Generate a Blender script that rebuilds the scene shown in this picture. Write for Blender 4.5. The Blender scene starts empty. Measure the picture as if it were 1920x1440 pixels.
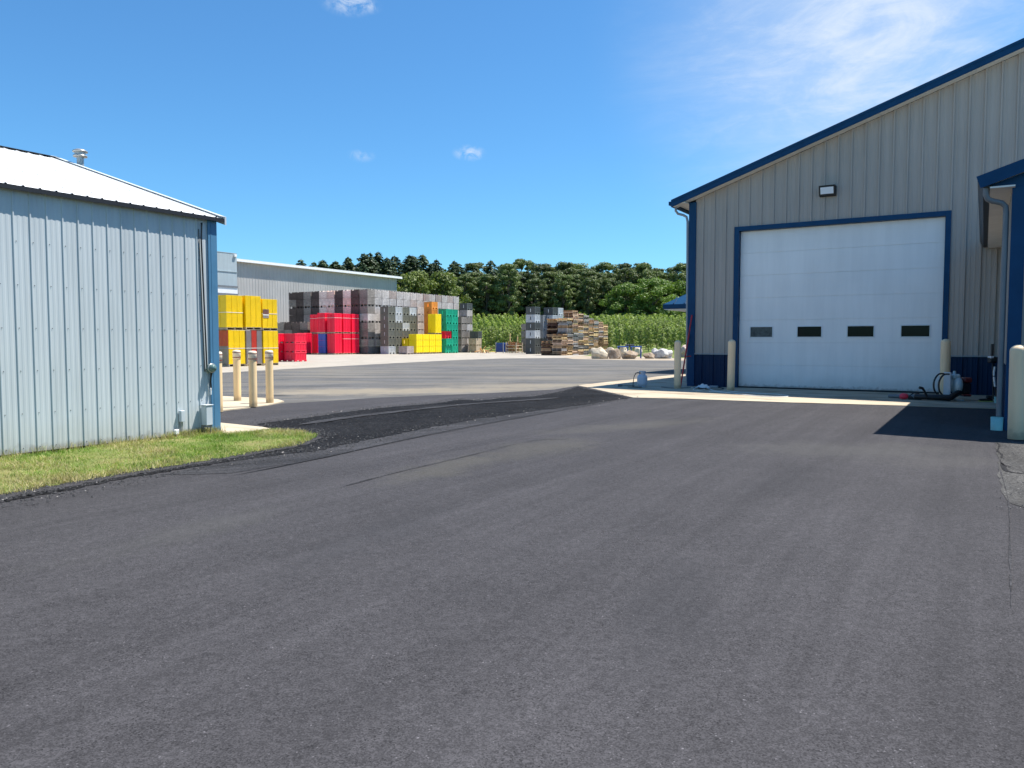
import bpy, math, random
import numpy as np
from mathutils import Vector, Matrix, noise
R = math.radians
rnd = random.Random(7)
SC = bpy.context.scene

# ---------------------------------------------------------------- camera, world, sun, exposure
F, H, HOR = 1442.0, 1.4, 640.0            # focal length in photo pixels, eye height, horizon row
PITCH = math.atan((720 - HOR) / F)
cam_d = bpy.data.cameras.new('camera'); cam = bpy.data.objects.new('camera', cam_d)
SC.collection.objects.link(cam); SC.camera = cam
cam.location = (0, 0, H); cam.rotation_euler = (R(90) - PITCH, 0, 0)
cam_d.sensor_width = 36; cam_d.lens = F / 1920 * 36; cam_d.clip_start = 0.05; cam_d.clip_end = 3000
SC.render.resolution_x, SC.render.resolution_y = 1024, 768
SUN_H = Vector((0.95, 0.31, 0)).normalized(); SUN_EL = R(64.3)
to_sun = Vector((SUN_H.x * math.cos(SUN_EL), SUN_H.y * math.cos(SUN_EL), math.sin(SUN_EL)))
sd = bpy.data.lights.new('sun', 'SUN'); sd.energy = 4.9; sd.angle = R(0.5); sd.color = (1, 0.955, 0.89)
sun = bpy.data.objects.new('sun', sd); SC.collection.objects.link(sun)
sun.rotation_euler = (-to_sun).to_track_quat('-Z', 'Y').to_euler()
SC.view_settings.view_transform = 'Standard'; SC.view_settings.look = 'None'
SC.view_settings.exposure = 0.82; SC.view_settings.gamma = 1.0

def raydir(px, py):
    a = (px - 960) / F; b = (720 - py) / F
    return Vector((a, math.cos(PITCH) + b * math.sin(PITCH), -math.sin(PITCH) + b * math.cos(PITCH)))
def G(px, py, z=0.0):
    r = raydir(px, py); t = (z - H) / r.z
    return Vector((r.x * t, r.y * t, z))
def PD(px, Y):                              # ground point in the column px at depth Y
    r = raydir(px, HOR); return Vector((r.x / r.y * Y, Y, 0))

TH = R(31.5)
U = Vector((math.cos(TH), -math.sin(TH), 0)); V = Vector((math.sin(TH), math.cos(TH), 0))

world = bpy.data.worlds.new('World'); SC.world = world; world.use_nodes = True
def build_world():
    nt = world.node_tree; nt.nodes.clear(); N = nt.nodes.new; L = nt.links.new
    out = N('ShaderNodeOutputWorld'); bg = N('ShaderNodeBackground'); bg.inputs[1].default_value = 0.088
    sky = N('ShaderNodeTexSky'); sky.sky_type = 'NISHITA'; sky.sun_disc = False
    sky.sun_elevation = SUN_EL; sky.sun_rotation = math.atan2(SUN_H.x, SUN_H.y)
    sky.altitude = 0; sky.air_density = 1.0; sky.dust_density = 0.25; sky.ozone_density = 3.2
    tint = N('ShaderNodeMix'); tint.data_type = 'RGBA'; tint.blend_type = 'MULTIPLY'; tint.inputs[0].default_value = 1
    tint.inputs[7].default_value = (0.50, 0.90, 1.13, 1)
    L(sky.outputs[0], tint.inputs[6])
    tc = N('ShaderNodeTexCoord')
    def vm(op, a, b=None, s=None):
        n = N('ShaderNodeVectorMath'); n.operation = op
        for i, q in enumerate((a, b)):
            if q is None: continue
            if isinstance(q, (tuple, Vector)): n.inputs[i].default_value = tuple(q)
            else: L(q, n.inputs[i])
        if s is not None: n.inputs['Scale'].default_value = s
        return n.outputs['Value'] if op in ('LENGTH', 'DOT_PRODUCT', 'DISTANCE') else n.outputs['Vector']
    def mt(op, a, b=0.0, clamp=False):
        n = N('ShaderNodeMath'); n.operation = op; n.use_clamp = clamp
        for i, q in enumerate((a, b)):
            if isinstance(q, (int, float)): n.inputs[i].default_value = q
            else: L(q, n.inputs[i])
        return n.outputs[0]
    def mr(x, a, b, c=0.0, d=1.0):
        n = N('ShaderNodeMapRange'); n.interpolation_type = 'SMOOTHSTEP'
        L(x, n.inputs[0]); n.inputs[1].default_value = a; n.inputs[2].default_value = b
        n.inputs[3].default_value = c; n.inputs[4].default_value = d
        return n.outputs[0]
    d = tc.outputs['Generated']
    def noi(vec, sc, det=6, ro=0.6, dist=0.0):
        n = N('ShaderNodeTexNoise'); L(vec, n.inputs['Vector']); n.inputs['Scale'].default_value = sc
        n.inputs['Detail'].default_value = det; n.inputs['Roughness'].default_value = ro
        n.inputs['Distortion'].default_value = dist
        return n.outputs['Fac']
    # high thin cloud, spread over the right-hand part of the sky
    c0 = raydir(1700, 40).normalized()
    rot = N('ShaderNodeVectorRotate'); rot.rotation_type = 'Y_AXIS'; rot.inputs['Angle'].default_value = R(4)
    L(d, rot.inputs['Vector'])
    st = vm('MULTIPLY', rot.outputs[0], (1.0, 1.4, 3.4))
    n1 = noi(st, 4.5, 9, 0.66, 0.9); n2 = noi(st, 13.0, 8, 0.68, 0.6); n3 = noi(st, 1.7, 3, 0.5)
    zone = mr(vm('DISTANCE', d, c0), 0.03, 0.36, 1.0, 0.0)
    wisps = mt('MULTIPLY', mr(mt('ADD', mt('MULTIPLY', n1, 0.6), mt('MULTIPLY', n2, 0.4)), 0.40, 0.70), 0.50)
    veil = mt('MULTIPLY', mr(n3, 0.25, 0.6), 0.42)
    cir = mt('MULTIPLY', mt('ADD', wisps, veil), zone)
    # three small puffs
    total = cir
    for (px, py, rx, st_) in ((880, 287, 0.024, 0.55), (677, 292, 0.020, 0.25), (652, 4, 0.036, 0.45), (690, 12, 0.02, 0.25)):
        c = raydir(px, py).normalized()
        off = vm('MULTIPLY', vm('SUBTRACT', d, c), (1.0, 1.0, 2.1))
        w = mr(vm('LENGTH', off), rx * 0.1, rx, 1.0, 0.0)
        w = mt('MULTIPLY', w, mr(noi(d, 60, 6, 0.65, 0.5), 0.34, 0.62))
        total = mt('ADD', total, mt('MULTIPLY', w, st_ * 1.3))
    total = mt('MULTIPLY', total, 1.0, True)
    mix = N('ShaderNodeMix'); mix.data_type = 'RGBA'
    L(total, mix.inputs[0]); L(tint.outputs[2], mix.inputs[6]); mix.inputs[7].default_value = (5.2, 5.8, 6.6, 1)
    L(mix.outputs[2], bg.inputs[0]); L(bg.outputs[0], out.inputs[0])
build_world()

# ---------------------------------------------------------------- mesh helper
class MB:
    def __init__(s): s.v = []; s.f = []; s.m = []; s.sm = []; s.M = None; s.mi = 0
    def add(s, vs, fs, smooth=False):
        b = len(s.v)
        if s.M is not None: vs = [tuple(s.M @ Vector(q)) for q in vs]
        s.v.extend([tuple(q) for q in vs]); s.f.extend([tuple(b + i for i in f) for f in fs])
        s.m.extend([s.mi] * len(fs)); s.sm.extend([smooth] * len(fs)); return s
    def box(s, x0, x1, y0, y1, z0, z1):
        return s.add([(x0,y0,z0),(x1,y0,z0),(x1,y1,z0),(x0,y1,z0),(x0,y0,z1),(x1,y0,z1),(x1,y1,z1),(x0,y1,z1)],
                     [(0,3,2,1),(4,5,6,7),(0,1,5,4),(1,2,6,5),(2,3,7,6),(3,0,4,7)])
    def bbox(s, x0, x1, y0, y1, z0, z1, b=0.01):     # bevelled box: chamfered along every edge
        X = (x0, x1); Y = (y0, y1); Z = (z0, z1); vs = []; idx = {}
        for i in (0,1):
            for j in (0,1):
                for k in (0,1):
                    sx, sy, sz = (1-2*i)*b, (1-2*j)*b, (1-2*k)*b
                    for a, p in enumerate(((X[i],Y[j]+sy,Z[k]+sz),(X[i]+sx,Y[j],Z[k]+sz),(X[i]+sx,Y[j]+sy,Z[k]))):
                        idx[(i,j,k,a)] = len(vs); vs.append(p)
        f = []
        g = lambda i,j,k,a: idx[(i,j,k,a)]
        for i in (0,1):
            q=[g(i,0,0,0),g(i,1,0,0),g(i,1,1,0),g(i,0,1,0)]; f.append(q if i else q[::-1])
            q=[g(0,i,0,1),g(1,i,0,1),g(1,i,1,1),g(0,i,1,1)]; f.append(q[::-1] if i else q)
            q=[g(0,0,i,2),g(1,0,i,2),g(1,1,i,2),g(0,1,i,2)]; f.append(q if i else q[::-1])
        for i in (0,1):
            for j in (0,1):
                f.append((g(i,j,0,0),g(i,j,1,0),g(i,j,1,1),g(i,j,0,1)))
                f.append((g(i,0,j,0),g(i,1,j,0),g(i,1,j,2),g(i,0,j,2)))
                f.append((g(0,i,j,1),g(1,i,j,1),g(1,i,j,2),g(0,i,j,2)))
        for i in (0,1):
            for j in (0,1):
                for k in (0,1): f.append((g(i,j,k,0),g(i,j,k,1),g(i,j,k,2)))
        return s.add(vs, f)
    def tube(s, pts, r, n=8, caps=True):
        pts = [Vector(p) for p in pts]; rs = r if isinstance(r, (list, tuple)) else [r] * len(pts)
        vs = []; fs = []; prev = None
        for i, p in enumerate(pts):
            d = (pts[min(i+1, len(pts)-1)] - pts[max(i-1, 0)]).normalized()
            if prev is None:
                a = d.cross(Vector((0,0,1)));
                if a.length < 1e-3: a = d.cross(Vector((1,0,0)))
            else: a = prev - d * prev.dot(d)
            a.normalize(); prev = a; b = d.cross(a)
            for k in range(n):
                w = 2*math.pi*k/n; vs.append(p + (a*math.cos(w) + b*math.sin(w)) * rs[i])
        for i in range(len(pts)-1):
            for k in range(n):
                k2 = (k+1) % n; fs.append((i*n+k, i*n+k2, (i+1)*n+k2, (i+1)*n+k))
        s.add(vs, fs, True)
        if caps:
            s.add([vs[k] for k in range(n)], [tuple(range(n))[::-1]]); s.add([vs[(len(pts)-1)*n+k] for k in range(n)], [tuple(range(n))])
        return s
    def lathe(s, prof, n=24, c=(0,0,0), smooth=True):
        vs = []; fs = []
        for r, z in prof:
            for k in range(n):
                w = 2*math.pi*k/n; vs.append((c[0]+r*math.cos(w), c[1]+r*math.sin(w), c[2]+z))
        for i in range(len(prof)-1):
            for k in range(n):
                k2 = (k+1) % n; fs.append((i*n+k, i*n+k2, (i+1)*n+k2, (i+1)*n+k))
        return s.add(vs, fs, smooth)
    def mesh(s, name, mats):
        me = bpy.data.meshes.new(name); me.from_pydata(s.v, [], s.f)
        for m in (mats if isinstance(mats, (list, tuple)) else [mats]): me.materials.append(m)
        me.polygons.foreach_set('material_index', s.m); me.polygons.foreach_set('use_smooth', s.sm); me.update()
        return me
    def build(s, name, mats, parent=None, loc=None):
        return link(name, s.mesh(name, mats), parent, loc)

def link(name, data, parent=None, loc=None, rz=0.0):
    o = bpy.data.objects.new(name, data); SC.collection.objects.link(o)
    if parent is not None: o.parent = parent
    if loc is not None: o.location = loc
    if rz: o.rotation_euler = (0, 0, rz)
    return o
def tag(o, label, cat, group=None, kind=None):
    if label: o['label'] = label
    if cat: o['category'] = cat
    if group: o['group'] = group
    if kind: o['kind'] = kind
    return o
def empty(name, loc, rz=0.0): return link(name, None, None, loc, rz)
def setmat(o, m):
    for sl in o.material_slots: sl.link = 'OBJECT'; sl.material = m
def copy_thing(o, loc, rz, mat=None):
    c = o.copy(); SC.collection.objects.link(c); c.location = loc; c.rotation_euler = (0, 0, rz)
    if mat is not None and c.data: setmat(c, mat)
    for ch in o.children:
        d = ch.copy(); SC.collection.objects.link(d); d.parent = c
        if mat is not None and d.get('takes') : setmat(d, mat)
    return c
ORD = ['topmost', 'second', 'third', 'fourth', 'fifth', 'sixth', 'seventh', 'eighth', 'ninth', 'tenth', 'eleventh', 'twelfth', 'thirteenth',
       'fourteenth', 'fifteenth', 'sixteenth', 'seventeenth', 'eighteenth', 'nineteenth', 'twentieth', 'twenty-first', 'twenty-second',
       'twenty-third', 'twenty-fourth', 'twenty-fifth', 'twenty-sixth', 'twenty-seventh', 'twenty-eighth', 'twenty-ninth', 'thirtieth']
_T = {30:'thirt', 40:'fort', 50:'fift', 60:'sixt'}
_U = ['', 'first', 'second', 'third', 'fourth', 'fifth', 'sixth', 'seventh', 'eighth', 'ninth']
CARD = ['first'] + ORD[1:]
for _t in (30, 40, 50, 60):
    if _t > 30: CARD.append(_T[_t] + 'ieth')
    CARD += [_T[_t] + 'y-' + q for q in _U[1:]]

# ---------------------------------------------------------------- materials
class NB:
    def __init__(s, name):
        s.m = bpy.data.materials.new(name); s.m.use_nodes = True; s.nt = s.m.node_tree; s.nt.nodes.clear()
        s.out = s.N('ShaderNodeOutputMaterial'); s.p = s.N('ShaderNodeBsdfPrincipled'); s.L(s.p.outputs[0], s.out.inputs[0])
        s.geo = s.N('ShaderNodeNewGeometry'); s.tc = s.N('ShaderNodeTexCoord'); s.oi = s.N('ShaderNodeObjectInfo')
        s.pos = s.geo.outputs['Position']; s.obj = s.tc.outputs['Object']
    def N(s, t): return s.nt.nodes.new(t)
    def L(s, a, b): s.nt.links.new(a, b)
    def _i(s, n, k, q):
        if isinstance(q, (int, float)): n.inputs[k].default_value = q
        elif isinstance(q, (tuple, list)): n.inputs[k].default_value = tuple(q) if len(q) == len(n.inputs[k].default_value) else (*q, 1)
        else: s.L(q, n.inputs[k])
    def math(s, op, a, b=0.0, c=None, clamp=False):
        n = s.N('ShaderNodeMath'); n.operation = op; n.use_clamp = clamp; s._i(n, 0, a); s._i(n, 1, b)
        if c is not None: s._i(n, 2, c)
        return n.outputs[0]
    def map(s, vec, scale=(1,1,1), rot=(0,0,0), loc=(0,0,0)):
        n = s.N('ShaderNodeMapping'); s.L(vec, n.inputs[0]); n.inputs['Scale'].default_value = scale
        n.inputs['Rotation'].default_value = rot; n.inputs['Location'].default_value = loc; return n.outputs[0]
    def rs(s, vec, ang, scale): return s.map(s.map(vec, rot=(0, 0, ang)), scale=scale)
    def noise(s, vec, sc, det=4, ro=0.55, dist=0.0, col=False):
        n = s.N('ShaderNodeTexNoise'); s.L(vec, n.inputs['Vector']); n.inputs['Scale'].default_value = sc
        n.inputs['Detail'].default_value = det; n.inputs['Roughness'].default_value = ro; n.inputs['Distortion'].default_value = dist
        return n.outputs['Color' if col else 'Fac']
    def vor(s, vec, sc, feat='F1', out='Distance'):
        n = s.N('ShaderNodeTexVoronoi'); n.feature = feat; s.L(vec, n.inputs['Vector']); n.inputs['Scale'].default_value = sc; return n.outputs[out]
    def rng(s, x, a, b, c=0.0, d=1.0, sm=True):
        n = s.N('ShaderNodeMapRange'); n.interpolation_type = 'SMOOTHSTEP' if sm else 'LINEAR'; s._i(n, 0, x)
        for i, q in ((1,a),(2,b),(3,c),(4,d)): s._i(n, i, q)
        return n.outputs[0]
    def mix(s, f, a, b, mode='MIX'):
        n = s.N('ShaderNodeMix'); n.data_type = 'RGBA'; n.blend_type = mode; s._i(n, 0, f); s._i(n, 6, a); s._i(n, 7, b); return n.outputs[2]
    def bump(s, h, dist=0.01, st=1.0):
        n = s.N('ShaderNodeBump'); n.inputs['Distance'].default_value = dist; n.inputs['Strength'].default_value = st
        s.L(h, n.inputs['Height']); s.L(n.outputs[0], s.p.inputs['Normal']); return n
    def fin(s, col, rough=0.6, metal=0.0, spec=None):
        s._i(s.p, 'Base Color', col); s._i(s.p, 'Roughness', rough); s.p.inputs['Metallic'].default_value = metal
        if spec is not None: s.p.inputs['Specular IOR Level'].default_value = spec
        return s.m
def hexc(r, g, b): return tuple((c/255/12.92 if c/255 <= 0.04045 else ((c/255+0.055)/1.055)**2.4) for c in (r, g, b))

def paint(name, col, rough=0.45, var=0.08, bump=0.0, metal=0.0, vsc=3.0, objvar=0.0, spec=None):
    b = NB(name)
    n = b.noise(b.obj, vsc, 5, 0.6); f = b.rng(n, 0.25, 0.75, 1 - var, 1 + var)
    if objvar: f = b.math('MULTIPLY', f, b.rng(b.oi.outputs['Random'], 0, 1, 1 - objvar, 1 + objvar, sm=False))
    cc = b.N('ShaderNodeCombineColor'); [b.L(f, cc.inputs[i]) for i in range(3)]
    c = b.mix(1.0, col, cc.outputs[0], 'MULTIPLY')
    if bump: b.bump(b.noise(b.obj, 40, 3), bump)
    return b.fin(c, rough, metal, spec)

def m_asphalt(name, lo, hi, chip=0.13, cell=135, bumpd=0.0045, streak=0.15, ang=25, dust=None, dustamt=0.0, seed=0.0, blobs=(), spec=0.15, warm=(1.0,0.975,1.03), rough=0.85, blot=0.14):
    b = NB(name); P = b.map(b.pos, loc=(seed, seed*1.7, 0))
    cellc = b.vor(P, cell, out='Color'); sep = b.N('ShaderNodeSeparateColor'); b.L(cellc, sep.inputs[0])
    fine = b.noise(P, 260, 3, 0.7)
    mid = b.noise(P, 22, 5, 0.62)
    big = b.noise(P, 0.55, 5, 0.6, 0.4)
    stv = b.rs(P, R(ang), (1.7, 0.09, 1)); fin_ = b.noise(b.rs(P, R(ang), (9, 0.35, 1)), 1.0, 4, 0.6)
    st = b.noise(stv, 1.0, 6, 0.6, 0.35)
    v = b.rng(b.math('ADD', b.math('MULTIPLY', sep.outputs[0], 0.6), b.math('MULTIPLY', fine, 0.4)), 0.15, 0.85, lo, hi, sm=False)
    v = b.math('MULTIPLY', v, b.rng(mid, 0.3, 0.7, 0.86, 1.14))
    v = b.math('MULTIPLY', v, b.rng(big, 0.3, 0.7, 1-blot, 1+blot))
    v = b.math('MULTIPLY', v, b.rng(st, 0.3, 0.7, 1-streak, 1+streak)); v = b.math('MULTIPLY', v, b.rng(fin_, 0.3, 0.7, 1-streak*.5, 1+streak*.5))
    chipm = b.math('MULTIPLY', b.math('GREATER_THAN', sep.outputs[1], 0.991), b.rng(b.noise(P, 5, 3), 0.4, 0.65))
    v = b.math('ADD', v, b.math('MULTIPLY', chipm, chip))
    pit = b.math('MULTIPLY', b.math('GREATER_THAN', sep.outputs[2], 0.93), b.rng(b.noise(P, 3.1, 3), 0.35, 0.62))
    v = b.math('MULTIPLY', v, b.math('SUBTRACT', 1.0, b.math('MULTIPLY', pit, 0.55)))
    cc = b.N('ShaderNodeCombineColor'); [b.L(v, cc.inputs[i]) for i in range(3)]
    c = b.mix(1.0, cc.outputs[0], warm, 'MULTIPLY')
    if dust is not None:
        d1 = b.noise(b.rs(P, R(ang), (1.6, 0.3, 1)), 0.5, 7, 0.62, 0.8)
        f = b.math('MULTIPLY', b.rng(d1, 0.42, 0.68), dustamt)
        c = b.mix(f, c, dust)
    for (cx, cy, rx, ry, ang_, amt, colr) in blobs:      # dried dust and oil marks lying on the paving
        q = b.map(b.pos, rot=(0, 0, -ang_), scale=(1,1,0)); ctr = Vector((cx*math.cos(-ang_)-cy*math.sin(-ang_), cx*math.sin(-ang_)+cy*math.cos(-ang_), 0))
        n = b.N('ShaderNodeVectorMath'); n.operation = 'SUBTRACT'; b.L(q, n.inputs[0]); n.inputs[1].default_value = ctr
        n2_ = b.N('ShaderNodeVectorMath'); n2_.operation = 'MULTIPLY'; b.L(n.outputs[0], n2_.inputs[0]); n2_.inputs[1].default_value = (1/rx, 1/ry, 0)
        n3_ = b.N('ShaderNodeVectorMath'); n3_.operation = 'LENGTH'; b.L(n2_.outputs[0], n3_.inputs[0])
        w = b.math('ADD', n3_.outputs['Value'], b.math('MULTIPLY', b.math('SUBTRACT', b.noise(b.pos, 1.6, 6, 0.65), 0.5), 1.6))
        c = b.mix(b.math('MULTIPLY', b.rng(w, 1.05, 0.2), amt), c, colr)
    b.bump(b.math('ADD', b.math('MULTIPLY', sep.outputs[0], 0.7), b.math('MULTIPLY', mid, 0.6)), bumpd, 0.9)
    return b.fin(c, rough, 0, spec)

def m_concrete(name, col=(0.50,0.45,0.37), stain=0.25, joint=None, seed=0.0):
    b = NB(name); P = b.map(b.pos, loc=(seed, -seed, 0))
    n1 = b.noise(P, 0.7, 6, 0.62, 0.5); n2 = b.noise(P, 60, 4, 0.6); n3 = b.noise(b.rs(P, TH, (0.5,3,1)), 1.0, 6, 0.65, 0.8)
    f = b.math('MULTIPLY', b.rng(n2, 0.3, 0.7, 0.93, 1.05), b.rng(n1, 0.3, 0.7, 0.90, 1.06))
    cc = b.N('ShaderNodeCombineColor'); [b.L(f, cc.inputs[i]) for i in range(3)]
    c = b.mix(1.0, col, cc.outputs[0], 'MULTIPLY')
    c = b.mix(b.math('MULTIPLY', b.rng(n3, 0.47, 0.64), stain), c, (col[0]*0.42, col[1]*0.38, col[2]*0.34))
    if joint:
        br = b.N('ShaderNodeTexBrick'); b.L(b.map(P, rot=(0,0,TH)), br.inputs[0]); br.offset = 0
        br.inputs['Scale'].default_value = 1; br.inputs['Brick Width'].default_value = joint; br.inputs['Row Height'].default_value = joint
        br.inputs['Mortar Size'].default_value = 0.012; br.inputs['Mortar Smooth'].default_value = 0.2
        c = b.mix(b.math('MULTIPLY', br.outputs['Fac'], 0.6), c, (0.12,0.11,0.10))
    b.bump(n2, 0.003, 0.6)
    return b.fin(c, 0.85, 0, 0.3)

def m_siding(name, col, rough=0.42, dirt=None, streak=0.06, spec=0.4):
    b = NB(name)
    st = b.noise(b.map(b.obj, scale=(3,3,0.25)), 2.0, 5, 0.6); big = b.noise(b.obj, 0.35, 3)
    f = b.math('MULTIPLY', b.rng(st, 0.3, 0.7, 1-streak, 1+streak), b.rng(big, 0.3, 0.7, 0.95, 1.05))
    cc = b.N('ShaderNodeCombineColor'); [b.L(f, cc.inputs[i]) for i in range(3)]
    c = b.mix(1.0, col, cc.outputs[0], 'MULTIPLY')
    if dirt:
        sp = b.N('ShaderNodeSeparateXYZ'); b.L(b.obj, sp.inputs[0])
        h = b.math('ADD', sp.outputs[2], b.math('MULTIPLY', b.noise(b.obj, 2.2, 5), -0.55))
        c = b.mix(b.rng(h, 0.25, -0.3, 0.0, 0.5), c, dirt)
        splash = b.rng(b.math('ADD', sp.outputs[2], b.math('MULTIPLY', b.noise(b.obj, 9, 5), -0.25)), 0.03, -0.09, 0, 0.5)
        c = b.mix(splash, c, (0.16,0.13,0.09))
    b.bump(b.noise(b.map(b.obj, scale=(1,1,0.2)), 5, 3), 0.004, 0.5)
    return b.fin(c, rough, 0.0, spec)

def m_wood(name, col, var=0.25, rough=0.9, objvar=0.2):
    b = NB(name)
    g = b.noise(b.map(b.obj, scale=(2,2,14)), 1.6, 5, 0.65); k = b.noise(b.obj, 1.3, 3)
    f = b.math('MULTIPLY', b.rng(g, 0.3, 0.7, 1-var, 1+var), b.rng(b.oi.outputs['Random'], 0, 1, 1-objvar, 1+objvar, sm=False))
    f = b.math('MULTIPLY', f, b.rng(k, 0.3, 0.7, 0.88, 1.12))
    cc = b.N('ShaderNodeCombineColor'); [b.L(f, cc.inputs[i]) for i in range(3)]
    return b.fin(b.mix(1.0, col, cc.outputs[0], 'MULTIPLY'), rough, 0, 0.2)

def m_leaf(name, a, c2, objvar=0.25, trans=0.25, psc=0.35, yellow=None):
    b = NB(name)
    n = b.noise(b.pos, psc, 3, 0.6); n2 = b.noise(b.pos, 4.0, 2, 0.5)
    c = b.mix(b.rng(n, 0.3, 0.7), a, c2)
    f = b.math('MULTIPLY', b.rng(b.oi.outputs['Random'], 0, 1, 1-objvar, 1+objvar, sm=False), b.rng(n2, 0.25, 0.75, 0.7, 1.3))
    cc = b.N('ShaderNodeCombineColor'); [b.L(f, cc.inputs[i]) for i in range(3)]
    c = b.mix(1.0, c, cc.outputs[0], 'MULTIPLY')
    b.fin(c, 0.55, 0, 0.3)
    tr = b.N('ShaderNodeBsdfTranslucent'); b.L(b.mix(1.0, c, (1.2,1.35,0.6), 'MULTIPLY'), tr.inputs[0])
    ms = b.N('ShaderNodeMixShader'); ms.inputs[0].default_value = trans
    b.L(b.p.outputs[0], ms.inputs[1]); b.L(tr.outputs[0], ms.inputs[2]); b.L(ms.outputs[0], b.out.inputs[0])
    return b.m

MT = {}
def gb(px, py, rx, ry, ang, amt, col):
    g = G(px, py); return (g.x, g.y, rx, ry, R(ang), amt, col)
MT['fresh'] = m_asphalt('fresh_asphalt', 0.030, 0.074, streak=0.12, ang=31.5, cell=170, chip=0.09, blot=0.07, warm=(1.03,.98,1.03), blobs=(gb(830,880,1.3,.5,65,.24,(.125,.118,.085)), gb(1010,842,1.5,.7,55,.24,(.12,.113,.085)), gb(1180,800,2.4,.6,35,.28,(.11,.105,.085)),
    gb(1600,845,2.0,1.0,0,.30,(.10,.098,.09)), gb(350,1000,1.2,.35,60,.25,(.09,.088,.082)), gb(1480,900,1.6,.5,60,.25,(.03,.03,.033)), gb(1250,1150,1.2,.35,70,.3,(.03,.03,.033)), gb(700,1010,1.5,.3,65,.3,(.034,.034,.037)), gb(1780,870,1.2,.5,10,.2,(.115,.11,.10))))
MT['seam'] = m_asphalt('seam_asphalt', 0.010, 0.030, chip=0.0, cell=90, streak=0.1, seed=31)
MT['semi'] = m_asphalt('half_rolled_asphalt', 0.018, 0.060, chip=0.03, cell=70, bumpd=0.012, streak=0.35, ang=60, seed=41, blot=.25)
MT['strip'] = m_asphalt('strip_asphalt', 0.030, 0.065, streak=0.08, ang=70, seed=11)
MT['dusty'] = m_asphalt('dusty_asphalt', 0.075, 0.135, streak=0.20, ang=82, dust=(0.20,0.18,0.145), dustamt=0.75, seed=5, blobs=tuple(gb(*q) for q in ((640,735,3.0,2.0,0,.8,(.25,.215,.16)),(820,733,4.5,1.7,8,.75,(.25,.215,.16)),(1000,724,4.0,1.7,8,.75,(.24,.21,.16)),(1040,708,4.5,1.2,10,.5,(.22,.195,.155)),(560,738,1.2,.7,0,.6,(.27,.235,.18)),(520,742,.5,.25,0,.8,(.03,.03,.03)))) , warm=(1.02,1.0,0.98))
MT['loose'] = m_asphalt('loose_asphalt', 0.003, 0.026, chip=0.03, cell=42, bumpd=0.03, spec=0.08, streak=0.12, ang=50, seed=3, blot=0.3)
MT['roll'] = m_asphalt('rolled_asphalt', 0.022, 0.060, chip=0.1, cell=80, bumpd=0.01, streak=0.2, ang=-60, seed=23)
MT['oldpatch'] = m_asphalt('worn_asphalt', 0.030, 0.095, chip=0.2, cell=70, bumpd=0.012, streak=0.2, seed=9, dust=(0.17,0.155,0.13), dustamt=0.55, warm=(1.03,1,0.96), blot=0.25)
MT['conc'] = m_concrete('pale_concrete', (0.50,0.42,0.30), 0.30)
MT['apron'] = m_concrete('stained_concrete', (0.48,0.40,0.29), 0.8, seed=4)
MT['yardconc'] = m_concrete('yard_concrete', (0.385,0.345,0.285), 0.40, joint=6.0, seed=2)
MT['navy'] = paint('navy_paint', (0.005,0.052,0.130), 0.45, 0.10, spec=0.2)
MT['navywall'] = m_siding('navy_siding', (0.003,0.024,0.070), 0.45, spec=0.2)
MT['bluetrim'] = paint('blue_trim', (0.075,0.20,0.325), 0.4, 0.08)
MT['taupe'] = m_siding('taupe_siding', (0.445,0.375,0.32), 0.45, streak=0.05)
MT['lightblue'] = m_siding('pale_blue_siding', (0.50,0.545,0.555), 0.4, dirt=(0.42,0.42,0.36))
MT['cool'] = m_siding('cool_grey_siding', (0.43,0.415,0.39), 0.5)
MT['coolpanel'] = m_siding('grey_green_panel', (0.36,0.42,0.44), 0.5)
MT['roofmetal'] = m_siding('galvanised_roof', (0.72,0.72,0.70), 0.5, streak=0.05)
MT['white'] = paint('white_paint', (0.78,0.78,0.77), 0.4, 0.04)
MT['doorwhite'] = m_siding('door_white', (0.92,0.88,0.84), 0.4, dirt=(0.62,0.60,0.56), streak=0.03)
MT['soffit'] = paint('soffit_cream', (0.84,0.79,0.70), 0.55, 0.05)
MT['black'] = paint('black_plastic', (0.014,0.014,0.016), 0.45, 0.2)
MT['rubber'] = paint('rubber', (0.02,0.02,0.022), 0.8, 0.2)
MT['dark'] = paint('dark_flashing', (0.010,0.011,0.014), 0.5, 0.2)
MT['glass'] = paint('dark_glass', (0.004,0.006,0.006), 0.08, 0.1, spec=0.12)
MT['glassgrey'] = paint('grey_glass', (0.075,0.095,0.095), 0.10, 0.35, vsc=9, spec=0.2)
MT['lens'] = paint('frosted_lens', (0.85,0.87,0.9), 0.2, 0.03)
MT['grey'] = paint('grey_metal', (0.30,0.315,0.33), 0.4, 0.08)
MT['dsp'] = paint('downspout_grey', (0.17,0.18,0.19), 0.42, 0.1)
MT['boxgrey'] = paint('box_grey', (0.50,0.55,0.58), 0.45, 0.06)
MT['galv'] = paint('galvanised', (0.42,0.42,0.40), 0.35, 0.12, metal=0.5)
MT['cream'] = m_siding('cream_bollard', (0.90,0.66,0.36), 0.45, dirt=(0.60,0.42,0.22), streak=.05)
MT['cream2'] = m_siding('aged_cream_bollard', (0.92,0.67,0.41), 0.45, dirt=(0.45,0.34,0.20), streak=.07)
MT['creamcap'] = paint('pale_cap', (0.82,0.70,0.52), 0.45, 0.05)
MT['stripe'] = paint('brown_stripe', (0.22,0.05,0.03), 0.5, 0.1)
MT['tank'] = paint('tank_grey', (0.46,0.53,0.62), 0.35, 0.06)
MT['red'] = paint('red_paint', (0.42,0.02,0.02), 0.4, 0.15)
MT['turq'] = paint('turquoise_pipe', (0.30,0.56,0.52), 0.45, 0.12)
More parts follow.
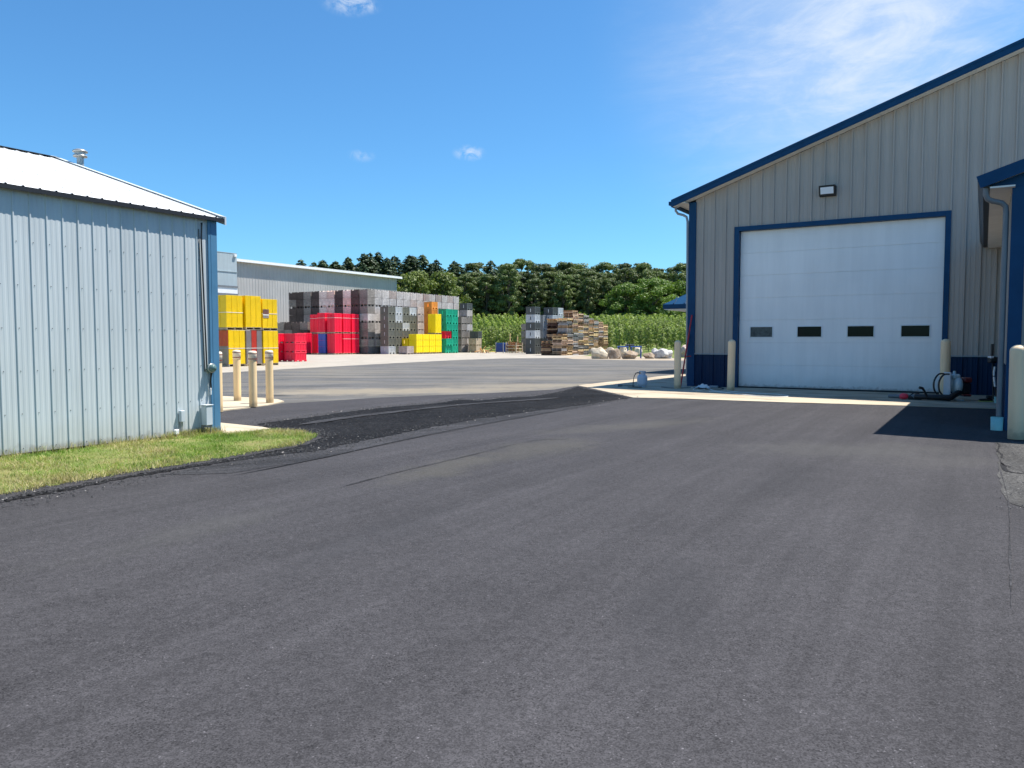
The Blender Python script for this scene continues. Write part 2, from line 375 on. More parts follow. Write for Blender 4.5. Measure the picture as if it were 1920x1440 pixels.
MT['hose'] = paint('white_hose', (0.62,0.60,0.55), 0.55, 0.12)
MT['meterglass'] = paint('meter_glass', (0.10,0.17,0.16), 0.1, 0.2)
MT['blueframe'] = paint('blue_frame', (0.02,0.075,0.30), 0.4, 0.1)

# ---------------------------------------------------------------- terrain, paving
def smooth(a, b, x):
    t = max(0.0, min(1.0, (x - a) / (b - a))); return t*t*(3-2*t)
def terrain(x, y):
    y0 = 66 + 36 * (1 - smooth(6.0, 15.0, x - (y-80)*0.09))
    if y <= y0: return 0.0
    end = 176.0; zt = 5.5
    if y < end:
        t = (y - y0) / (end - y0); z = zt * (t*t*0.25 + t*0.75)
    else: z = zt + (min(y, 420) - end) * 0.035
    return z + 0.10 * noise.noise(Vector((x*0.12, y*0.12, 0))) * min(1, (y-y0)/6)

def m_ground():
    b = NB('field_ground'); n = b.noise(b.pos, 0.25, 6, 0.6); n2 = b.noise(b.pos, 3.0, 6, 0.7); n3 = b.noise(b.pos, 25, 3, 0.6)
    c = b.mix(b.rng(n2, 0.3, 0.7), (0.075,0.135,0.025), (0.17,0.20,0.06))
    c = b.mix(b.rng(n, 0.45, 0.7, 0, 0.55), c, (0.27,0.23,0.12))
    b.bump(n3, 0.05); return b.fin(c, 0.95, 0, 0.1)
def m_dirt(name, a, c2):
    b = NB(name); n = b.noise(b.pos, 1.2, 6, 0.65); n2 = b.noise(b.pos, 30, 4, 0.6)
    c = b.mix(b.rng(n, 0.35, 0.65), a, c2); c = b.mix(b.rng(n2, 0.5, 0.8, 0, 0.4), c, tuple(q*0.5 for q in a))
    b.bump(n2, 0.02); return b.fin(c, 0.95, 0, 0.1)
MT['ground'] = m_ground()
MT['sand'] = m_dirt('sandy_gravel', (0.33,0.26,0.19), (0.40,0.34,0.26))
MT['drygrass'] = m_dirt('dry_soil', (0.34,0.27,0.17), (0.26,0.22,0.12))
MT['lawnbase'] = m_dirt('lawn_soil', (0.13,0.17,0.045), (0.22,0.21,0.08))

def grid_ground():
    xs = sorted(set([-900,-500,-300,-200,-150,-120] + list(range(-100, 101, 4)) + [120,150,200,300,500,900]))
    ys = sorted(set([-300,-100,-40,-10] + list(range(0, 240, 4)) + [260,300,350,420,600,1000,1800]))
    vs = [(x, y, terrain(x, y)) for y in ys for x in xs]; n = len(xs)
    fs = [(j*n+i, j*n+i+1, (j+1)*n+i+1, (j+1)*n+i) for j in range(len(ys)-1) for i in range(n-1)]
    m = MB(); m.add(vs, fs, True)
    tag(m.build('ground', MT['ground']), 'green grassy field ground rising towards the forest', 'ground', kind='structure')
grid_ground()

def rough_edge(pts, step=0.25, amp=0.03, seed=0):
    out = []; n = len(pts)
    for i in range(n):
        a, b = pts[i], pts[(i+1) % n]; d = (b - a); L = d.length
        k = max(1, min(160, int(L / step))); nn = Vector((-d.y, d.x, 0)).normalized() if L > 0 else Vector()
        for j in range(k):
            p = a + d * (j / k)
            w = noise.noise(Vector((p.x*2.3+seed, p.y*2.3, seed))) + 0.5*noise.noise(Vector((p.x*9+seed, p.y*9, seed)))
            out.append(p + nn * w * amp)
    return out
from mathutils.geometry import tessellate_polygon
def sheet(name, pts, z, mat, amp=0.0, step=0.3, seed=0, label=None, cat='paving', thick=0.0):
    P = [Vector((p.x, p.y, 0)) for p in pts]
    if amp: P = rough_edge(P, step, amp, seed)
    tris = tessellate_polygon([P]); n = len(P)
    vs = [(p.x, p.y, z) for p in P]; fs = []
    for t in tris:
        a, b, c = (P[i] for i in t)
        fs.append(t if (b-a).cross(c-a).z > 0 else t[::-1])
    m = MB(); m.add(vs, fs)
    if thick: m.add(vs + [(p.x, p.y, z-thick) for p in P], [(i, (i+1)%n, n+(i+1)%n, n+i) for i in range(n)])
    o = m.build(name, mat); tag(o, label, cat, kind='structure'); return o

O = Vector((5.459, 23.742, 0))                       # left front corner of the big building
def ST(s, t, z=0.0): return O + U*s + V*t + Vector((0, 0, z))
edge = [G(417,699), G(700,683.2), G(860,675), G(940,672.2), G(1060,671.2)]
e0 = edge[0] + (edge[0]-edge[1]).normalized()*22
sheet('yard_concrete', [e0] + edge + [G(1085,668.6), Vector((9.5,86,0)), Vector((2,99,0)), Vector((-30,101,0)), Vector((-70,60,0)), Vector((-40,15,0))], 0.004, MT['yardconc'],
      label='pale concrete slab under the stacked bins and crates', cat='concrete yard')
sheet('sandy_verge', [G(1050,671.6), G(1100,675.2), G(1200,677.0), G(1310,678), Vector((60,50,0)), Vector((60,62,0)), G(1300,668.5), G(1180,668), G(1085,667.5)], 0.006, MT['sand'], 0.25, 0.8,
      label='sandy gravel verge under the row of boulders', cat='verge')
sheet('old_asphalt', [e0 + Vector((1,-8,0)), e0] + [p for p in edge] + [G(1075,673.2), G(1200,675.6), G(1300,676.4), Vector((60,49,0)), Vector((60,10,0)), Vector((12,10,0)), Vector((-12,10,0))], 0.008, MT['dusty'],
      label='dusty grey asphalt yard in front of the stacked bins', cat='asphalt yard')
fa = [Vector((-40,-30,0)), Vector((40,-30,0)), Vector((40,30,0)), ST(9,0.2), G(1083,724)] + [G(*q) for q in ((1040,731),(960,735.5),(900,738.5),(800,742.5),(700,747),(608,753),(533,757),(500,762),(413,773))] + [Vector((-12,15,0)), Vector((-40,15,0))]
sheet('fresh_asphalt', fa, 0.012, MT['fresh'], 0.05, 0.35, 3, label='smooth dark grey new asphalt filling the foreground', cat='asphalt drive')
lower = [(0,948),(120,925),(250,899),(400,874),(520,857),(600,849),(700,826),(800,806),(900,787),(1000,773),(1100,760),(1187,747.3)]
upper = [(1083,725.5),(1040,737),(1000,744),(940,747),(900,752),(855,750),(820,757),(760,762),(700,767),(620,777),(550,787),(477,796),(508,808),(575,811),(600,822),(560,838),(400,866),(200,900),(0,937)]
def raised(name, pts, z, mat, rise, label, cat, seed=1, res=0.11, amp=0.012, amp2=0.0, edge_w=0.35):
    """a low heap of loose material: a fine grid clipped to an outline, swelling inwards from its edge"""
    P = rough_edge([Vector((p.x,p.y,0)) for p in pts], 0.15, 0.035, seed); A = np.array([(p.x,p.y) for p in P]); B = np.roll(A, -1, 0)
    x0, y0 = A.min(0); x1, y1 = A.max(0); nx = int((x1-x0)/res)+1; ny = int((y1-y0)/res)+1
    gx = x0 + np.arange(nx)*res; gy = y0 + np.arange(ny)*res; X, Y = np.meshgrid(gx, gy)
    ins = np.zeros(X.shape, bool); dist = np.full(X.shape, 9.0)
    for (ax, ay), (bx, by) in zip(A, B):
        c = ((ay > Y) != (by > Y)); 
        if by != ay: ins ^= c & (X < (bx-ax)*(Y-ay)/(by-ay)+ax)
        L2 = (bx-ax)**2+(by-ay)**2+1e-9; t = np.clip(((X-ax)*(bx-ax)+(Y-ay)*(by-ay))/L2, 0, 1)
        dist = np.minimum(dist, np.hypot(X-ax-t*(bx-ax), Y-ay-t*(by-ay)))
    vs = []; idx = -np.ones(X.shape, int)
    for j in range(ny):
        for i in range(nx):
            if ins[j,i]:
                x, y = X[j,i], Y[j,i]; k = min(1.0, dist[j,i]/edge_w); k = k*k*(3-2*k)
                h = rise*k*(0.75+0.5*noise.noise(Vector((x*0.8,y*0.8,seed)))) + amp*k*noise.noise(Vector((x*11,y*11,seed))) + amp2*k*noise.noise(Vector((x*4,y*4,seed+5)))
                idx[j,i] = len(vs); vs.append((x + rnd.uniform(-.2,.2)*res, y + rnd.uniform(-.2,.2)*res, z + max(0.0, h)))
    fs = []
    for j in range(ny-1):
        for i in range(nx-1):
            q = (idx[j,i], idx[j,i+1], idx[j+1,i+1], idx[j+1,i])
            if min(q) >= 0: fs.append(q)
            else:
                w = [k for k in q if k >= 0]
                if len(w) == 3: fs.append(tuple(w))
    m = MB(); m.add(vs, fs, True); o = m.build(name, mat); tag(o, label, cat, kind='structure'); return o
raised('loose_asphalt', [G(*q) for q in lower+upper], 0.016, MT['loose'], 0.010, 'black band of loose coarse asphalt along the grass', 'loose asphalt', 1, 0.09, 0.010, 0.006)
def ribbon(name, px, w, z, mat, label, cat, seed, amp=.012):
    c = smooth_path([G(*q) for q in px], 8); n = len(c); L_, R_ = [], []
    for i in range(n):
        d = (c[min(i+1,n-1)] - c[max(i-1,0)]).normalized(); nn = Vector((-d.y, d.x, 0)); k = min(1, i/3, (n-1-i)/3)*w*(.6+.7*abs(noise.noise(Vector((i*.35, seed, 0)))))
        L_.append(c[i]+nn*k); R_.append(c[i]-nn*k)
    sheet(name, L_ + R_[::-1], z, mat, amp, .12, seed, label=label, cat=cat)
def smooth_path(P, n=6):
    out = []
    for i in range(len(P)-1):
        p0, p1, p2, p3 = P[max(i-1,0)], P[i], P[i+1], P[min(i+2,len(P)-1)]
        for k in range(n):
            t = k/n; out.append(.5*((2*p1)+(p2-p0)*t+(2*p0-5*p1+4*p2-p3)*t*t+(3*p1-p0-3*p2+p3)*t*t*t))
    out.append(P[-1]); return out
ribbon('rolled_strip', ((560,800),(650,786),(728,776.5),(869,761),(960,754.5),(1050,748)), .16, 0.034, MT['roll'], 'thin grey rolled track through the loose black asphalt', 'asphalt strip', 2, .03)
sheet('rough_strip', [G(*q) for q in ((300,893),(430,890),(600,863),(771,825),(928,794),(1074,768),(1150,753),(1074,759),(928,781),(771,807),(600,842),(430,868))], 0.0155, MT['semi'], .03, .15, 12, label='half rolled dark strip below the black asphalt', cat='asphalt strip')
ribbon('paving_seam', ((430,896),(600,862),(771,824),(928,793),(1074,767)), .022, 0.0195, MT['seam'], 'upper dark seam line across the new asphalt', 'paving seam', 3)
ribbon('paving_seam', ((640,916),(753,886),(877,857),(994,829),(1074,825)), .013, 0.0165, MT['semi'], 'lower wavering dark seam line across the new asphalt', 'paving seam', 4)
ribbon('paving_seam', ((1874,880),(1890,940),(1893,1010),(1896,1150)), .006, 0.0165, MT['semi'], 'thin dark seam near the right edge of the asphalt', 'paving seam', 5)
sheet('worn_patch', [G(*q) for q in ((1868,829),(1990,836),(2100,1000),(1935,960),(1897,948),(1880,925),(1872,880))], 0.016, MT['oldpatch'], 0.05, 0.12, 6, label='pale cracked worn patch at the foot of the near bollard', cat='worn patch')
ap = [G(1083,723.6), G(1187.5,747), G(1300,750), G(1500,757), G(1700,762.5), G(1885,768.5), ST(8.05,-0.02), ST(0.0,-0.02), ST(-0.02,0.0), ST(-0.02,14), G(1083,723.6)+V*14]
sheet('concrete_apron', ap, 0.024, MT['apron'], 0.02, 0.3, 8, label='stained pale concrete apron before the big white door', cat='concrete apron', thick=0.02)
pad = [G(*q) for q in ((413.5,772.5),(500,762),(533,754.5),(521,750.6),(490,748),(446,746.4),(417,744.6))] + [Vector((-13,18.6,0)), Vector((-13,15.2,0))]
sheet('bollard_pad', pad, 0.03, MT['conc'], 0.01, 0.4, 2, label='pale concrete pad under the four striped bollards', cat='concrete pad', thick=0.03)
L0 = Vector((-4.475, 11.696, 0))                    # far front corner of the pale blue shed
sheet('corner_slab', [G(412,795), G(455,799.5), G(491.7,803.2), G(508,806.5), G(470,811), G(412,820), L0 + U*-0.2 + V*-0.1, L0+U*-2, L0+U*-2+V*1.5], 0.026, MT['conc'], 0.015, 0.2, 5, label='small broken concrete slab at the shed corner', cat='concrete slab', thick=0.02)

ribbon('crack', ((1868,831),(1874,838),(1871,848),(1879,856),(1876,868),(1884,876),(1896,879)), .014, 0.0205, MT['seam'], 'jagged dark crack through the pale worn patch', 'crack', 7, .02)
ribbon('crack', ((1876,868),(1886,885),(1905,890),(1925,892)), .020, 0.0205, MT['seam'], 'lower crack branching towards the right edge', 'crack', 8, .03)

# lawn beside the shed
lawn = [L0 + V*-9 + U*0.02, L0 + U*0.02, G(420,818.5), G(508,808.5), G(560,812), G(596,821), G(560,837), G(400,864.5), G(200,897), G(0,933)]
d0 = (G(0,933)-G(200,897)).normalized(); lawn.append(G(0,933) + d0*5)
raised('lawn_soil', lawn, 0.014, MT['lawnbase'], 0.03, 'thin soil of the grass strip along the shed', 'soil', 4, 0.14, 0.01, 0.01)

def inside(p, P):
    c = False; n = len(P)
    for i in range(n):
        a, b = P[i], P[(i+1) % n]
        if (a.y > p.y) != (b.y > p.y) and p.x < (b.x-a.x)*(p.y-a.y)/(b.y-a.y)+a.x: c = not c
    return c
def grass():
    m = MB(); rr = random.Random(3); vs = []; fs = []; ms = []
    x0 = min(p.x for p in lawn); x1 = max(p.x for p in lawn); y0 = max(5.5, min(p.y for p in lawn)); y1 = max(p.y for p in lawn)
    count = 0
    while count < 46000:
        p = Vector((rr.uniform(x0, x1), rr.uniform(y0, y1), 0)) 
        q = p + Vector((rr.gauss(0, .035), rr.gauss(0, .035), 0))
        if not inside(q, lawn): continue
        ss = (p - L0).dot(U)
        dens = 0.5 + noise.noise(Vector((p.x*1.1, p.y*1.1, 3))) * 0.9 + 0.25*noise.noise(Vector((p.x*5, p.y*5, 8)))
        if ss < 0.14: dens -= 0.45
        if rr.random() > 0.35 + dens: continue
        count += 1
        dry = (noise.noise(Vector((p.x*0.9+4, p.y*0.9, 1))) + 0.5*noise.noise(Vector((p.x*4, p.y*4, 2)))) + rr.uniform(-.35,.35) + (0.45 if ss < 0.16 else 0) + 0.45*smooth(10.8, 12.2, p.y) + 0.4*smooth(.9, 1.5, ss)*smooth(14,9.5,p.y)*.6
        h = rr.uniform(0.02, 0.062) * (0.75 + 0.5*max(0, dens)); a = rr.uniform(0, 2*math.pi); w = rr.uniform(0.0025, 0.0045)
        lx, ly = rr.gauss(0, .6)*h, rr.gauss(0, .6)*h; z = 0.018
        b = len(vs); dx, dy = math.cos(a)*w, math.sin(a)*w
        vs += [(p.x-dx,p.y-dy,z),(p.x+dx,p.y+dy,z),(p.x+dx*.7+lx*.5,p.y+dy*.7+ly*.5,z+h*.62),(p.x-dx*.7+lx*.5,p.y-dy*.7+ly*.5,z+h*.62),(p.x+lx,p.y+ly,z+h)]
        fs += [(b,b+1,b+2,b+3),(b+3,b+2,b+4)]; k = 2 if dry > 0.30 else (1 if dry > 0.0 else 0); ms += [k, k]
    for _ in range(1500):                                   # long straw at the foot of the wall and round the boxes
        t_ = -abs(rr.gauss(0, 2.2)) if rr.random() < .5 else rr.choice((-.3, -.72, -.5, -.2)) + rr.gauss(0, .08)
        if t_ < -6: continue
        p = L0 + V*t_ + U*abs(rr.gauss(.05, .05)); h = rr.uniform(.05, .13); a = rr.uniform(0, 6.28); w = .003
        lx, ly = rr.gauss(0, .5)*h, rr.gauss(0, .5)*h; b = len(vs); dx, dy = math.cos(a)*w, math.sin(a)*w
        vs += [(p.x-dx,p.y-dy,.016),(p.x+dx,p.y+dy,.016),(p.x+dx*.7+lx*.4,p.y+dy*.7+ly*.4,.016+h*.62),(p.x-dx*.7+lx*.4,p.y-dy*.7+ly*.4,.016+h*.62),(p.x+lx,p.y+ly,.016+h)]
        fs += [(b,b+1,b+2,b+3),(b+3,b+2,b+4)]; k = rr.choice((2,2,1)); ms += [k, k]
    me = bpy.data.meshes.new('grass'); me.from_pydata(vs, [], fs)
    me.materials.append(m_leaf('grass_green', (0.12,0.215,0.03), (0.20,0.29,0.055), 0, 0.35, 1.5))
    me.materials.append(m_leaf('grass_pale', (0.27,0.32,0.09), (0.33,0.35,0.13), 0, 0.35, 1.5))
    me.materials.append(m_leaf('grass_dry', (0.44,0.38,0.19), (0.36,0.30,0.15), 0, 0.3, 1.5))
    me.polygons.foreach_set('material_index', ms)
    tag(link('grass', me), 'short patchy green and straw grass along the shed', 'grass', kind='stuff')
grass()

def crumbs():
    """loose asphalt crumbs and pebbles scattered along the black band and worn patch"""
    m = MB(); rr = random.Random(11); band = [G(*q) for q in lower+upper]
    def peb(p, r):
        vs = [(p.x+rr.uniform(.6,1.2)*r*dx, p.y+rr.uniform(.6,1.2)*r*dy, p.z+rr.uniform(.5,1)*r*dz) for dx,dy,dz in ((1,0,.2),(0,1,.2),(-1,0,.2),(0,-1,.2),(0,0,1.1))]
        m.add(vs, [(0,1,4),(1,2,4),(2,3,4),(3,0,4)])
    k = 0
    while k < 5200:
        i = rr.randrange(len(band)); a, b = band[i], band[(i+1)%len(band)]; p = a.lerp(b, rr.random())
        p = p + Vector((rr.gauss(0,.16), rr.gauss(0,.16), 0)); p.z = 0.016 if not inside(p, band) else 0.035
        m.mi = 0 if rr.random() < .97 else 1; peb(p, abs(rr.gauss(0,.007))+.004); k += 1
    for _ in range(2200):
        p = G(rr.uniform(200, 1100), 0.0 + rr.uniform(745, 900)); 
        if inside(p, band): p.z = 0.05; m.mi = 0 if rr.random() < .985 else 1; peb(p, rr.uniform(.006,.016))
    for _ in range(420):
        p = G(rr.uniform(1868, 1960), rr.uniform(826, 960)); p.z = 0.017; m.mi = rr.choice((0,0,2,2,2,1)); peb(p, abs(rr.gauss(0,.004))+.002)
    o = m.build('asphalt_crumbs', [paint('crumb_black', (0.03,0.03,0.032), 0.8, 0.3), paint('crumb_pale', (0.24,0.22,0.20), 0.8, 0.2), paint('crumb_grey', (0.10,0.095,0.09), 0.8, 0.2)])
    tag(o, 'black asphalt crumbs scattered along the grass edge', 'gravel', kind='stuff')
crumbs()

# ---------------------------------------------------------------- ribbed metal sheet
def siding(m, s0, s1, zb, zt, P, pitch, phase, rib=0.04, rw=0.018, tw=0.012, minor=0.006, nminor=2):
    """P(s, off, z) places a point; a trapezoid rib of height rib every pitch, low stiffener ribs between"""
    prof = [(s0, 0.0)]; k = math.floor((s0 - phase) / pitch) - 1
    pts = []
    while phase + k*pitch < s1 + pitch:
        c = phase + k*pitch
        pts += [(c-rw-tw, 0), (c-rw, rib), (c+rw, rib), (c+rw+tw, 0)]
        for j in range(nminor):
            q = c + pitch*(j+1)/(nminor+1); pts += [(q-0.022,0),(q-0.012,minor),(q+0.012,minor),(q+0.022,0)]
        k += 1
    pts = [p for p in pts if s0 < p[0] < s1]
    prof += pts + [(s1, 0.0)]
    vs = []; fs = []
    for s, o in prof: vs += [P(s, o, zb(s)), P(s, o, zt(s))]
    for i in range(len(prof)-1): fs.append((2*i, 2*i+2, 2*i+3, 2*i+1))
    m.add(vs, fs)

# ---------------------------------------------------------------- big building on the right
def big_building():
    root = empty('warehouse', O, -TH)
    tag(root, 'large taupe metal building with navy trim and big white roll-up door', 'building')
    rt = lambda s: 5.855 + 0.343*s if s < 14 else 5.855 + 0.343*(28-s)
    und = lambda s: rt(s) - 0.215
    c = lambda v: (lambda s: v)
    Pf = lambda s, o, z: (s, -o, z)
    ph, pi = 0.397, 0.3435
    m = MB()
    siding(m, 0.16, 1.36, c(1.03), und, Pf, pi, ph)
    siding(m, 1.36, 6.885, c(4.70), und, Pf, pi, ph)
    siding(m, 6.885, 14.0, c(1.03), und, Pf, pi, ph)
    siding(m, 14.0, 27.9, c(1.03), und, Pf, pi, ph)
    m.box(0.0, 0.03, 0.0, 30, 0, 5.55); m.box(27.97, 28.0, 0, 30, 0, 5.55); m.box(0.03, 27.97, 29.9, 29.95, 0, 5.5)
    m.build('wall', MT['taupe'], root)
    m = MB(); siding(m, 0.16, 1.36, c(0.0), c(1.0), Pf, pi, ph); siding(m, 6.885, 27.9, c(0.0), c(1.0), Pf, pi, ph)
    w = m.build('wainscot', MT['navywall'], root); w['label'] = 'navy ribbed base panel'
    m = MB(); m.box(0.16, 1.36, -0.045, 0.0, 1.0, 1.035); m.box(6.94, 27.9, -0.045, 0.0, 1.0, 1.035); m.build('wainscot_cap', MT['grey'], root)
    m = MB(); m.bbox(-0.04, 0.185, -0.05, 0.03, 0, 5.62, .006); m.bbox(-0.045, -0.0, 0.03, 0.2, 0, 5.5, .004); m.build('corner_trim', MT['navy'], root)
    # roof
    def roofpt(s, z, t): return (s, t, z)
    m = MB()
    for a, b in ((-0.47, 14.0), (14.0, 28.47)):
        za, zb_ = rt(a), rt(b)
        m.add([(a,-0.34,za),(b,-0.34,zb_),(b,30.3,zb_),(a,30.3,za),(a,-0.34,za-.06),(b,-0.34,zb_-.06),(b,30.3,zb_-.06),(a,30.3,za-.06)],
              [(0,1,2,3),(4,7,6,5),(0,4,5,1),(2,6,7,3),(0,3,7,4),(1,5,6,2)])
    rf = m.build('roof', MT['navy'], root)
    m = MB()
    for a, b in ((-0.50, 14.0), (14.0, 28.5)):
        m.add([(a,-0.36,rt(a)+.012),(b,-0.36,rt(b)+.012),(b,-0.36,rt(b)-.205),(a,-0.36,rt(a)-.205),(a,-0.335,rt(a)+.012),(b,-0.335,rt(b)+.012),(b,-0.335,rt(b)-.205),(a,-0.335,rt(a)-.205)],
              [(0,1,2,3),(4,7,6,5),(0,4,5,1),(2,6,7,3),(0,3,7,4),(1,5,6,2)])
        m.add([(a,-0.375,rt(a)+.016),(b,-0.375,rt(b)+.016),(b,-0.375,rt(b)-.055),(a,-0.375,rt(a)-.055)], [(0,1,2,3)])
        m.add([(a,-0.375,rt(a)-.055),(b,-0.375,rt(b)-.055),(b,-0.36,rt(b)-.055),(a,-0.36,rt(a)-.055)], [(0,1,2,3)])
    m.build('rake_fascia', MT['navy'], rf)
    m = MB()
    for a, b in ((-0.46, 14.0), (14.0, 28.46)):
        m.add([(a,-0.334,und(a)+.01),(b,-0.334,und(b)+.01),(b,0.0,und(b)+.01),(a,0.0,und(a)+.01)], [(0,3,2,1)])
    zs = und(-0.02)-.03; m.box(-0.44, -0.05, -0.33, 30, zs-.02, zs)
    m.build('soffit', MT['soffit'], rf)
    m = MB(); m.box(-0.50, -0.455, -0.33, 30.3, rt(-.5)-.20, rt(-.5)-.005); m.box(-0.60,-0.50,-0.30,30.3,rt(-.5)-.13,rt(-.5)-.02); m.build('gutter', MT['navy'], rf)
    m = MB(); z0 = rt(-.5)-.13
    m.tube([(-0.42,-0.16,z0-.02),(-0.42,-0.16,z0-.16),(-0.36,-0.13,z0-.25),(-0.2,-0.09,z0-.30),(-0.11,-0.06,z0-.36),(-0.075,-0.06,z0-.5),(-0.075,0.05,0.9),(-0.075,0.05,0.1)], 0.038, 8)
    m.build('downspout', MT['grey'], root)
    # door
    S0, S1, ZT = 1.49, 6.81, 4.65
    m = MB(); m.bbox(S0-.14, S0, -.05, .17, 0, ZT+.13, .005); m.bbox(S1, S1+.13, -.05, .17, 0, ZT+.13, .005); m.bbox(S0, S1, -.05, .17, ZT, ZT+.13, .005)
    df = m.build('door_frame', MT['navy'], root)
    wins = ((1.83,2.46),(3.165,3.81),(4.50,5.16),(5.84,6.51)); wz0, wz1 = 1.53, 1.82
    m = MB(); n = 7; hh = (ZT-0.05)/n; T = 0.12
    cuts = [0.05 + i*hh for i in range(n+1)]
    for i in range(n):
        z0, z1 = cuts[i]+.006, cuts[i+1]-.006
        if z0 < wz0 < z1:
            m.box(S0+.01, S1-.01, T, T+.04, z0, wz0); m.box(S0+.01, S1-.01, T, T+.04, wz1, z1)
            xs = [S0+.01] + [q for w_ in wins for q in w_] + [S1-.01]
            for k in range(0, len(xs), 2): m.box(xs[k], xs[k+1], T, T+.04, wz0, wz1)
        else: m.bbox(S0+.01, S1-.01, T, T+.04, z0, z1, .004)
        m.box(S0+.012, S1-.012, T+.014, T+.04, z1, z1+.012)
    # three faint embossed lines on every section
    for i in range(n):
        for k in (1,2):
            z = cuts[i] + hh*k/3
            if not (wz0-.04 < z < wz1+.04): m.box(S0+.01, S1-.01, T-.004, T+.001, z-.006, z+.006)
    door = m.build('roll_up_door', MT['doorwhite'], root); door['label'] = 'white sectional door with four small windows'
    for i, (a, b_) in enumerate(wins):
        m = MB(); f = .028
        m.box(a-f, b_+f, T-.018, T, wz1, wz1+f); m.box(a-f, b_+f, T-.018, T, wz0-f, wz0); m.box(a-f, a, T-.018, T, wz0, wz1); m.box(b_, b_+f, T-.018, T, wz0, wz1)
        m.mi = 1; m.box(a, b_, T+.012, T+.02, wz0, wz1)
        m.build('window', [MT['white'], MT['glassgrey' if i == 0 else 'glass']], door)
    m = MB(); m.box(S0+.01, S1-.01, T-.005, T+.05, 0.01, 0.05); m.build('bottom_seal', MT['rubber'], door)
    m = MB(); m.box(S0+.01, S1-.01, T+.06, T+.3, 0.0, ZT); m.build('dark_interior', MT['rubber'], door)
    # lamp
    m = MB(); a, b_, z0, z1 = 3.72, 4.14, 5.42, 5.70
    m.add([(a,-.03,z0),(b_,-.03,z0),(b_,-.03,z1),(a,-.03,z1),(a,-.17,z0+.02),(b_,-.17,z0+.02),(b_,-.25,z1),(a,-.25,z1)], [(0,1,2,3),(0,4,5,1),(1,5,6,2),(2,6,7,3),(3,7,4,0),(4,7,6,5)])
    lp = m.build('wall_lamp', MT['black'], root)
    m = MB(); m.add([(a+.04,-.184,z0+.055),(b_-.04,-.184,z0+.055),(b_-.04,-.249,z1-.05),(a+.04,-.249,z1-.05)], [(0,1,2,3)]); m.build('lens', MT['lens'], lp)
    # lower wing coming forward on the right
    A, Tn = 8.09, -8.84
    wt = lambda s: 3.945 + 0.335*(s-7.6) if s < 14.1 else 3.945 + 0.335*(20.6-s)
    m = MB()
    siding(m, A+.1, 14.1, c(1.03), lambda s: wt(s)-.2, lambda s,o,z: (s, Tn-o, z), pi, 8.42)
    siding(m, 14.1, 20.1, c(1.03), lambda s: wt(s)-.2, lambda s,o,z: (s, Tn-o, z), pi, 8.42)
    siding(m, Tn+.1, -0.05, c(1.03), c(3.74), lambda s,o,z: (A-o, s, z), pi, 0.1)
    m.build('wing_wall', MT['taupe'], root)
    m = MB()
    siding(m, A+.1, 20.1, c(0.0), c(1.0), lambda s,o,z: (s, Tn-o, z), pi, 8.42); siding(m, Tn+.1, -.05, c(0.0), c(1.0), lambda s,o,z: (A-o, s, z), pi, 0.1)
    m.build('wing_wainscot', MT['navywall'], root)
    m = MB(); m.bbox(A-.035, A+.15, Tn-.045, Tn+.12, 0, 3.775, .006); m.add([(7.78,Tn-.03,3.77),(A+.2,Tn-.03,3.77),(A+.2,Tn-.03,wt(A+.2)-.175),(7.78,Tn-.03,wt(7.78)-.175)],[(0,1,2,3)]); m.build('wing_corner_trim', MT['navy'], root)
    m = MB(); m.box(A+.2, A+1.5, Tn-.07, Tn-.03, 3.36, 3.40); m.box(A+.22, A+1.48, Tn-.04, Tn-.034, 1.1, 3.34)
    ww = m.build('wing_window', [paint('brown_panel', (0.20,0.165,0.12), 0.6, 0.5, vsc=6)], root)
    m = MB(); R0 = Tn-.19
    for a, b_ in ((7.6, 14.1), (14.1, 20.6)):
        m.add([(a,R0+.02,wt(a)),(b_,R0+.02,wt(b_)),(b_,-.04,wt(b_)),(a,-.04,wt(a)),(a,R0+.02,wt(a)-.05),(b_,R0+.02,wt(b_)-.05),(b_,-.04,wt(b_)-.05),(a,-.04,wt(a)-.05)],
              [(0,1,2,3),(4,7,6,5),(0,4,5,1),(2,6,7,3),(0,3,7,4),(1,5,6,2)])
    wr = m.build('wing_roof', MT['grey'], root)
    m = MB()
    for a, b_ in ((7.575, 14.1), (14.1, 20.62)):
        q = .17
        m.add([(a,R0,wt(a)+.012),(b_,R0,wt(b_)+.012),(b_,R0,wt(b_)-q),(a+.06,R0,wt(a)-q),(a,R0+.02,wt(a)+.012),(b_,R0+.02,wt(b_)+.012),(b_,R0+.02,wt(b_)-q),(a+.06,R0+.02,wt(a)-q)],
              [(0,1,2,3),(4,7,6,5),(0,4,5,1),(2,6,7,3),(0,3,7,4),(1,5,6,2)])
    m.build('rake_fascia', MT['navy'], wr)
    m = MB(); zf = wt(7.6)
    m.add([(7.59,R0+.02,zf-.02),(7.67,R0+.02,zf-.165),(7.67,-.02,zf-.165),(7.59,-.02,zf-.02),(7.76,R0+.02,zf-.165),(7.76,-.02,zf-.165),(7.76,R0+.02,zf-.02),(7.76,-.02,zf-.02)],
          [(0,3,2,1),(1,2,5,4),(4,5,7,6),(0,1,4,6)])
    m.build('gutter', MT['dark'], wr)
    m = MB(); m.box(7.76, A, R0+.02, -.02, zf-.19, zf-.165)
    m.add([(7.8,R0+.021,wt(7.8)-.17),(14.1,R0+.021,wt(14.1)-.17),(14.1,Tn,wt(14.1)-.17),(7.8,Tn,wt(7.8)-.17)], [(0,3,2,1)])
    m.build('soffit', MT['soffit'], wr)
    m = MB(); z0 = zf-.165; y = Tn+.0
